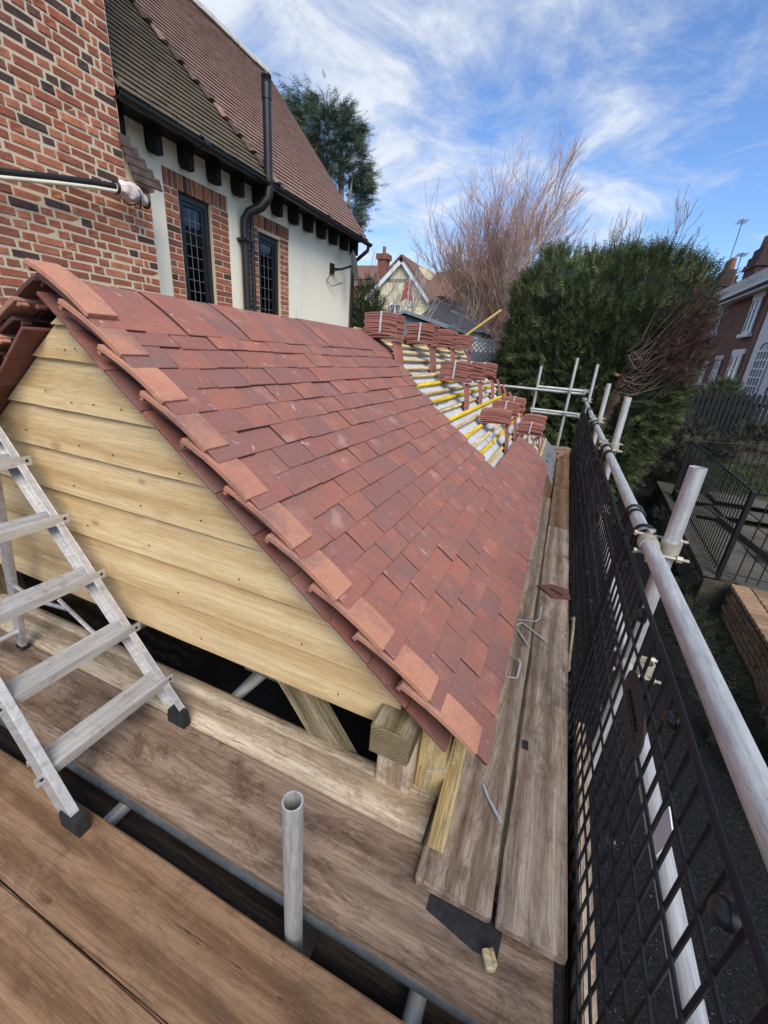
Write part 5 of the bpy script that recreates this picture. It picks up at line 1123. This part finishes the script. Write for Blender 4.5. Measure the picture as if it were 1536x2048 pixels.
b = B(); b.prism([(2.12, 3.2), (2.34, 3.9), (2.50, 4.8), (2.57, 6.25), (3.2, 6.25), (3.2, 3.2)], (0, 0, G), (1, 0, 0), (0, 1, 0), (0, 0, 1), .425); b.build('wall_core', 'stone', bw)
ybm = [bevel_mesh('brick', B().box((0, 0, 0), (.205, .088, .065)), 'yellow_brick', .004, 1, .002) for _ in range(4)]
edge_ = [(2.12, 3.2), (2.34, 3.9), (2.50, 4.8), (2.57, 6.25)]
def edx(y):
    for (xa, ya), (xb, yb) in zip(edge_, edge_[1:]):
        if ya <= y <= yb: return xa+(xb-xa)*(y-ya)/(yb-ya), math.atan2(xb-xa, yb-ya)
    return 2.57, 0
y = 3.25
while y < 6.2:
    x, an = edx(y)
    for k in range(3): link('brick', rs2.choice(ybm), bw, Matrix.Translation((x+.105+.222*k, y, G+.44)) @ Matrix.Rotation(-an, 4, 'Z'))
    y += .109
yb2m = [bevel_mesh('brick', B().box((0, 0, 0), (.10, .205, .058)), 'yellow_brick', .004, 1, .002) for _ in range(4)]
for c_ in range(5):
    y = 3.3+(.11 if c_ % 2 else 0)
    while y < 6.2: x, an = edx(y); link('brick', rs2.choice(yb2m), bw, Matrix.Translation((x+.045, y, G+.365-.074*c_)) @ Matrix.Rotation(-an, 4, 'Z')); y += .224
# paving slabs
gp = thing('garden_paving', (3.4, 8.2, G+.42), 'worn stone slab paving behind the black railings', 'paving')
for i in range(5):
    for j in range(7):
        x, y = 2.95+.56*i, 6.4+.62*j; bb = B().box((0, 0, 0), (.545, .605, .04)); me = bevel_mesh('slab', bb, 'paving', .008, 1, .003); link('slab', me, gp, Matrix.Translation((x, y, max(ground_h(x+.28, y+.3), G+.42)+.02+rs2.uniform(-.006, .006))))
tag(plank('garden_kerb', (3.55, 6.3, -2.50), (3.15, 9.9, -2.50), .1, .12, 'stone'), 'grey stone kerb crossing the paved garden', 'kerb')
pt = thing('plant_pot', (3.55, 7.3, -2.54), 'black plastic plant pot on the paving at the right edge', 'plant pot')
b = B(); b.tube([(3.55, 7.3, -2.54), (3.55, 7.3, -2.26)], [.13, .18], 20); b.build('pot', 'black_plastic', pt, smooth=True); b = B(); b.pipe((3.55, 7.3, -2.27), (3.55, 7.3, -2.23), .195, .165, 20); b.build('rim', 'black_plastic', pt, smooth=True)
# railings
bar = {}
def railing(p0, p1, h, label, posts=True, hoop=False, name='railing', pitch=.115, cat='railing'):
    p0, p1 = Vector(p0), Vector(p1); r = thing(name, (p0+p1)/2, label, cat, 'black garden railings'); d = (p1-p0); L = d.length; d.normalize()
    for z in (.08, h): b = B(); b.tube([p0+Vector((0, 0, z)), p1+Vector((0, 0, z))], .014 if z == h else .011, 6); b.build('rail', 'black_paint', r)
    key = round(h, 3)
    if key not in bar: bb = B(); bb.tube([(0, 0, 0.0), (0, 0, h)], .0075, 6); me = bpy.data.meshes.new('bar'); me.from_pydata(bb.v, [], bb.f); me.materials.append(MAT['black_paint']); bar[key] = me
    n = int(L/pitch)
    for i in range(1, n): link('bar', bar[key], r, Matrix.Translation(p0+d*L*i/n))
    if posts:
        for p in (p0, p1): b = B(); b.box(p+Vector((0, 0, h/2-.02)), (.05, .05, h+.06)); b.build('post', 'black_paint', r)
    if hoop:
        b = B(); b.tube([p0+d*.25*0+Vector((0, .0, h))+Vector((0, .14*math.sin(t)*0+.14*(1-math.cos(t)), .13*math.sin(t))) for t in np.linspace(0, math.pi, 12)], .014, 6); b.build('hoop', 'black_paint', r)
railing((2.45, 6.35, -2.5), (2.68, 10.45, -2.48), 1.2, 'black metal railing along the low stone wall, leading to the hedge', True)
railing((2.50, 6.33, -2.5), (3.9, 6.1, -2.45), 1.2, 'black metal railing turning right from the corner post at the picture edge', False)
railing((2.72, 10.5, -2.48), (5.6, 10.9, -2.35), 1.2, 'black metal railing at the back of the paved garden before the lawn', True, True)
railing((2.75, 13.4, -2.75), (2.95, 15.4, -2.7), 1.25, 'far black metal gate beside the path by the hedge', True, False, 'metal_gate', .1, 'gate')
# picket fence
pf = thing('picket_fence', (4, 14, -1.6), 'dark brown picket fence below the brick terrace', 'fence')
pk = bevel_mesh('picket', B().prism([(-.045, 0), (.045, 0), (.045, 1.15), (0, 1.2), (-.045, 1.15)], (0, -.01, 0), (1, 0, 0), (0, 0, 1), (0, 1, 0), .02), 'black_timber', .002)
for i in range(30): link('picket', pk, pf, Matrix.Translation((2.45+.125*i, 14+.02*i, -1.52+rs2.uniform(-.02, .02))))
for z in (-1.3, -.62): plank('rail', (2.35, 14.04, z), (6.3, 14.7, z), .04, .08, 'black_timber', pf, sub=0)
b = B(); 
for i in range(18): x = 3.0+.14*i; b.box((x, 13.6, -1.95), (.06, .03, .55), Matrix.Rotation(.3*(1 if i % 2 else -1), 3, 'Y'))
tag(b.build('lattice_edging', 'black_timber'), 'dark rustic lattice edging under the picket fence', 'lattice')

# ------------------------------------------------------------------ brick terrace at the right
FX = 6.4
tr = thing('terrace_house', (FX, 25, -1.3), 'brown brick terrace house with white sash windows and white eaves', 'house')
b = B(); b.bx(FX, FX+7, 21.7, 29.4, -2, 3.35); b.build('wall', 'terrace_brick', tr)
def sash(y0, y1, z0, z1, root, bay=False):
    b = B(); f = .09; X = FX-.03
    for a, c, d, e in ((y0, y0+f, z0, z1), (y1-f, y1, z0, z1), (y0+f, y1-f, z1-f, z1), (y0+f, y1-f, z0, z0+f), (y0+f, y1-f, z0+(z1-z0)*.68, z0+(z1-z0)*.68+.06)): b.bx(X-.05, X, a, c, d, e)
    m = (y0+y1)/2; b.bx(X-.048, X-.002, m-.03, m+.03, z0+f, z1-f); wo = b.build('window', 'white_paint', root)
    b = B(); b.bx(X-.02, X-.01, y0+f*.5, y1-f*.5, z0+f*.5, z1-f*.5); b.build('pane', 'glass_dark', wo)
    b = B(); b.bx(X-.13, X+.02, y0-.15, y1+.15, z0-.14, z0-.005); b.build('sill', 'white_paint', wo)
    b = B(); b.bx(X-.05, X+.02, y0-.12, y1+.12, z1+.005, z1+.2); b.build('lintel', 'white_paint', wo)
sash(22.2, 23.15, 1.75, 3.05, tr); sash(27.0, 27.9, 2.05, 3.1, tr); sash(22.1, 23.3, -1.0, .95, tr); sash(24.6, 25.4, -.8, .75, tr); sash(26.6, 27.2, -.3, .6, tr)
b = B(); b.prism([(FX-.35, 3.35), (FX-.35, 3.5), (FX+3.6, 5.2), (FX+7.3, 3.5), (FX+7.3, 3.35)], (0, 18.0, 0), (1, 0, 0), (0, 0, 1), (0, 1, 0), 11.6); b.build('roof', 'slate', tr)
b = B(); b.bx(FX-.42, FX-.36, 18.0, 29.6, 3.22, 3.52); b.bx(FX-.36, FX, 18, 29.6, 3.28, 3.34); b.build('fascia', 'white_paint', tr)
b = B(); b.tube([(FX-.48, 18, 3.36), (FX-.48, 29.6, 3.36)], .06, 8); b.build('gutter', 'black_paint', tr)
b = B(); b.bx(FX-.40, FX+.1, 18.0, 29.6, 3.53, 3.95); b.build('parapet', 'slate_white', tr)
for (yc, x, wd, zt) in ((25.9, FX+.5, .75, 5.15), (30.2, FX+.3, .7, 5.0)):
    b = B(); b.bx(x-.35, x+.35, yc-wd, yc+wd, 2.5, zt); b.bx(x-.42, x+.42, yc-wd-.07, yc+wd+.07, zt-.5, zt-.3); b.bx(x-.27, x+.27, yc-wd+.12, yc+wd-.12, zt, zt+.3); cs = b.build('chimney', 'far_brick_dark', tr)
    for k in (-.38, .05, .42): b = B(); b.tube([(x, yc+k, zt+.3), (x, yc+k, zt+.85)], [.17, .13], 10); b.build('chimney_pot', 'terracotta', cs, smooth=True)
def aerial(p, h, label):
    p = Vector(p); b = B(); b.tube([p, p+Vector((0, 0, h))], .025, 5); t = p+Vector((0, 0, h-.05)); b.tube([t+Vector((-.1, -.5, 0)), t+Vector((.1, .6, .1))], .016, 4)
    for k in np.linspace(-.4, .55, 7): c = t+Vector((.1*k, k, .05*k)); b.tube([c-Vector((.22, 0, 0)), c+Vector((.22, 0, 0))], .011, 4)
    tag(b.build('tv_aerial', 'grey_plastic'), label, 'aerial', 'roof aerials')
aerial((FX+.3, 30.6, 4.4), 3.3, 'tall thin television aerial above the hedge side chimney'); aerial((FX+.5, 25.6, 5.2), 1.6, 'television aerial on the larger terrace chimney'); aerial((FX+.3, 28.6, 4.2), 1.6, 'short television aerial between the two terrace chimneys')
wh = thing('terrace_house', (FX, 20, -1.3), 'white painted terrace house with arched glazed doors at the right edge', 'house')
b = B(); b.bx(FX-.02, FX+7, 16.5, 21.695, -2, 3.36); b.build('wall', 'white_paint', wh)
for (y0, y1, z0, z1) in ((19.4, 20.5, -.5, 1.0), (17.4, 18.6, -.5, 1.2)):
    b = B(); X = FX-.05; m = (y0+y1)/2
    for a in np.linspace(y0, y1, 5): b.bx(X-.05, X, a-.03, a+.03, z0, z1)
    for z in np.linspace(z0, z1, 6): b.bx(X-.048, X-.004, y0, y1, z-.025, z+.025)
    wo = b.build('window', 'white_paint', wh); b = B(); b.bx(X-.018, X-.01, y0, y1, z0, z1); b.build('pane', 'glass_dark', wo)
    b = B(); b.tube([(X-.06, m+.35*math.cos(t), z1+.06+.22*math.sin(t)) for t in np.linspace(0, math.pi, 9)], .03, 5); b.build('arch', 'dish_grey', wo)
c3 = B(); c3.bx(FX-.06, FX-.021, 21.3, 21.55, -1.5, 3.2); c3.build('corner_strip', 'terrace_brick', wh)
# pale house behind the hedge
b = B(); b.bx(5.3, 9, 30, 34, -2, 3.2); ph = thing('pale_house', (7, 32, -2), 'pale wall of a house glimpsed between hedge and brick terrace', 'house'); b.build('wall', 'white_paint', ph); b = B(); b.prism([(5.0, 3.2), (9.3, 3.2), (7.1, 4.8)], (0, 29.9, 0), (1, 0, 0), (0, 0, 1), (0, 1, 0), 4.2); b.build('roof', 'slate', ph)

# ------------------------------------------------------------------ far houses
HY = 34.0; sc_ = HY/30
fh = thing('far_house', (-13.4, HY, G), 'cream gabled house with white bargeboards and red brick chimney in the distance', 'house')
ax_, az_ = -11.875*sc_, 5.93*sc_; wl, wr, ez_ = -14.35*sc_, -9.75*sc_, 3.55*sc_
b = B(); b.prism([(wl, G), (wr, G), (wr, ez_), (ax_, az_-.15), (wl, ez_+.05)], (0, HY, 0), (1, 0, 0), (0, 0, 1), (0, 1, 0), 9); b.build('wall', 'cream_wall', fh)
for (xe, s) in ((wl-.25, 1), (wr+.25, -1)):
    d = Vector((ax_-xe, 0, az_-(ez_-.2))); L = d.length; d.normalize(); nv = Vector((-d.z*s, 0, d.x*s)) if s > 0 else Vector((d.z, 0, -d.x))
    nv = Vector((0, -1, 0)).cross(d)
    if nv.z < 0: nv = -nv
    b = B(); b.prism([(0, -.32), (L, -.32), (L, 0), (0, 0)], Vector((xe, HY-.35, ez_-.2)), d, nv, (0, 1, 0), .08); b.build('bargeboard', 'white_paint', fh)
    b = B(); b.prism([(-.1, .01), (L+.05, .01), (L+.05, .14), (-.1, .14)], Vector((xe, HY-.45, ez_-.2)), d, nv, (0, 1, 0), 9.4); b.build('roof', 'far_red_roof', fh)
b = B(); b.bx(ax_-1.55, ax_+1.35, HY-.05, HY-.01, az_-1.65, az_-1.45); b.build('string_band', 'dish_grey', fh)
def fwin(x0, x1, z0, z1, root, y):
    b = B(); f = .09
    for a, c, d, e in ((x0, x0+f, z0, z1), (x1-f, x1, z0, z1), (x0+f, x1-f, z1-f, z1), (x0+f, x1-f, z0, z0+f), ((x0+x1)/2-.05, (x0+x1)/2+.05, z0+f, z1-f)): b.bx(a, c, y-.1, y-.02, d, e)
    wo = b.build('window', 'white_paint', root); b = B(); b.bx(x0+.03, x1-.03, y-.06, y-.03, z0+.03, z1-.03); b.build('pane', 'glass_dark', wo)
p = px3(790, 612, HY); fwin(p.x-.45, p.x+.55, p.z-1.1, p.z+.15, fh, HY); p = px3(822, 600, HY); fwin(p.x-.25, p.x+.25, p.z-.45, p.z+.4, fh, HY)
p = px3(765, 545, HY+1.5); b = B(); b.bx(p.x-.38, p.x+.38, HY+1.2, HY+2, G, p.z+.9); b.bx(p.x-.5, p.x+.5, HY+1.1, HY+2.1, p.z+.9, p.z+1.3); cs = b.build('chimney', 'far_brick', fh); b = B(); b.tube([(p.x, HY+1.6, p.z+1.3), (p.x, HY+1.6, p.z+1.85)], .15, 8); b.build('chimney_pot', 'terracotta', cs)
p = px3(846, 560, HY+3); b = B(); b.bx(p.x-1.4, p.x+.3, HY+2.5, HY+5, G, p.z+.85); b.build('side_dormer', 'cream_wall', fh)
fr_ = thing('far_house', (-5, HY+3, G), 'long red tiled house behind the bare trees', 'house')
p0, p1 = px3(850, 590, HY+2), px3(1010, 595, HY+2); b = B(); b.bx(p0.x, p1.x+4, HY+2, HY+9, G, p0.z); b.build('wall', 'far_brick', fr_)
pt0 = px3(850, 540, HY+4.5); b = B(); b.prism([(HY+1.6, p0.z-.1), (HY+5.2, pt0.z), (HY+9.4, p0.z-.1)], (p0.x-.2, 0, 0), (0, 1, 0), (0, 0, 1), (1, 0, 0), p1.x+4.4-p0.x); b.build('roof', 'far_red_roof', fr_)
p = px3(866, 604, HY+2); fwin(p.x-.55, p.x+.6, p.z-.7, p.z+.35, fr_, HY+2); p = px3(995, 520, HY+5); b = B(); b.bx(p.x-.5, p.x+.5, HY+5, HY+6, G, p.z+.3); b.build('chimney', 'far_brick', fr_)
fl = thing('far_house', (-24, HY+6, G), 'slate and red roofed house at the far left beside the cream wall', 'house')
p0, p1 = px3(700, 570, HY+6), px3(770, 570, HY+6); pa, pbb = px3(718, 522, HY+7), px3(737, 570, HY+6)
b = B(); b.bx(p0.x-4, p1.x, HY+6, HY+12, G, p0.z); b.build('wall', 'far_brick', fl)
b = B(); b.prism([(HY+5.7, p0.z-.1), (HY+9, pa.z), (HY+12.3, p0.z-.1)], (p0.x-4.2, 0, 0), (0, 1, 0), (0, 0, 1), (1, 0, 0), pbb.x-p0.x+4); b.build('roof', 'far_red_roof', fl)
b = B(); b.prism([(HY+5.8, p0.z-.2), (HY+9, pa.z-.9), (HY+12.2, p0.z-.2)], (pbb.x+.1, 0, 0), (0, 1, 0), (0, 0, 1), (1, 0, 0), 4); b.build('roof', 'slate', fl)
# flag on a pole
fg = thing('flag', (0, 24, G), 'drooping red flag on a white pole before the cream gable', 'flag')
p = px3(820, 560, 24); b = B(); b.tube([(p.x, 24, G), (p.x, 24, p.z+.15)], .035, 6); b.build('pole', 'white_paint', fg)
b = B(); vs = []
for i in range(8):
    for j in range(8): u, v = i/7, j/7; vs.append((p.x-.02-.42*u*(0.5+.6*v)+.05*math.sin(v*6+u*4), 24-.04+.07*math.sin(u*9), p.z+.05-.95*v-.18*u))
b.add(vs, [(i*8+j, i*8+j+1, (i+1)*8+j+1, (i+1)*8+j) for i in range(7) for j in range(7)]); vs2 = [(2*p.x-x+.05-.1*0, y+.02, z) for x, y, z in vs]; vs2 = [(p.x+(x-p.x)*.45, y, z) for x, y, z in vs2]; b.add(vs2, [(i*8+j, (i+1)*8+j, (i+1)*8+j+1, i*8+j+1) for i in range(7) for j in range(7)]); b.build('cloth', 'red_flag', fg, smooth=True)
# sheds
sh = thing('garden_shed', (-5.5, 15, G), 'grey blue timber shed with pitched roof behind the tile stacks', 'shed')
pa, pl_, pr_ = px3(812, 627, 15), px3(783, 642, 15), px3(890, 655, 15)
b = B(); b.prism([(pl_.x+.1, G), (pr_.x-.1, G), (pr_.x-.1, pr_.z-.05), (pa.x, pa.z-.05), (pl_.x+.1, pl_.z-.05)], (0, 15, 0), (1, 0, 0), (0, 0, 1), (0, 1, 0), 2.5); b.build('wall', 'shed_blue', sh)
for (q, s) in ((pl_, 1), (pr_, -1)):
    d = (pa-q); d.y = 0; L = d.length; d.normalize(); nv = Vector((0, 1, 0)).cross(d); nv = -nv if nv.z < 0 else nv
    b = B(); b.prism([(-.15, 0), (L, 0), (L, .10), (-.15, .10)], Vector((q.x, 14.8, q.z)), d, nv, (0, 1, 0), 2.9); b.build('roof', 'shed_blue', sh)
p = px3(845, 650, 15); b = B(); b.bx(p.x-.35, p.x+.35, 14.96, 14.99, p.z-.5, p.z+.05); b.build('window', 'glass_dark', sh)
s2 = thing('outhouse', (-4, 18, G), 'white walled outhouse with dark hipped slate roof behind the shed', 'outhouse')
q0, q1, qa, qb = px3(830, 652, 18), px3(960, 655, 18), px3(872, 600, 20), px3(915, 602, 20)
b = B(); b.bx(q0.x, q1.x, 18, 22, G, q0.z-.1); b.build('wall', 'slate_white', s2)
b = B(); b.add([(q0.x-.2, 17.8, q0.z-.1), (q1.x+.2, 17.8, q0.z-.1), (q1.x+.2, 22.2, q0.z-.1), (q0.x-.2, 22.2, q0.z-.1), (qa.x, 20, qa.z), (qb.x, 20, qa.z)], [(0, 1, 5, 4), (1, 2, 5), (2, 3, 4, 5), (3, 0, 4), (0, 3, 2, 1)]); b.build('roof', 'slate', s2)
p = px3(918, 662, 18); b = B(); b.bx(p.x-.25, p.x+.25, 17.95, 17.985, p.z-.35, p.z+.1); b.build('window', 'glass_dark', s2)
# trellis panel
la, lb_ = px3(935, 680, 11), px3(1010, 682, 11); tp = thing('trellis_panel', ((la.x+lb_.x)/2, 11, G), 'blue grey diamond trellis panel at the end of the garden', 'trellis')
x0, x1, z0, z1 = la.x-.5, lb_.x+.4, -1.2, la.z
for sg in (1, -1):
    k = 0; xx = x0-(z1-z0)
    while xx < x1+(z1-z0):
        a = (xx, z0) if sg > 0 else (xx, z1); e = (xx+(z1-z0), z1) if sg > 0 else (xx+(z1-z0), z0)
        def clip(a, e):
            t0 = max(0, (x0-a[0])/(e[0]-a[0])); t1 = min(1, (x1-a[0])/(e[0]-a[0])); return None if t0 >= t1 else [(a[0]+(e[0]-a[0])*t, a[1]+(e[1]-a[1])*t) for t in (t0, t1)]
        c_ = clip(a, e)
        if c_: p, q = [Vector((u, 11+.008*sg, v)) for u, v in c_]; plank('slat', p, q, .008, .028, 'lattice_blue', tp, (0, 0, 1), .001, 0, 0) if (q-p).length > .06 else None
        xx += .115
b = B(); b.bx(x0, x1, 10.975, 11.025, z1, z1+.04); b.build('frame', 'lattice_blue', tp)
b = B(); b.bx(x0, x1, 11.35, 11.40, G, z1-.25); tag(b.build('garden_fence', 'lattice_blue'), 'grey garden fence behind the diamond trellis', 'fence')
p, q = px3(936, 668, 8.5), px3(1003, 620, 8.5); b = B(); b.tube([p+(p-q)*1.5, q], .024, 10); tag(b.build('timber_pole', 'yellow_pole', smooth=True), 'slanting yellow timber pole against the bare trees', 'pole')
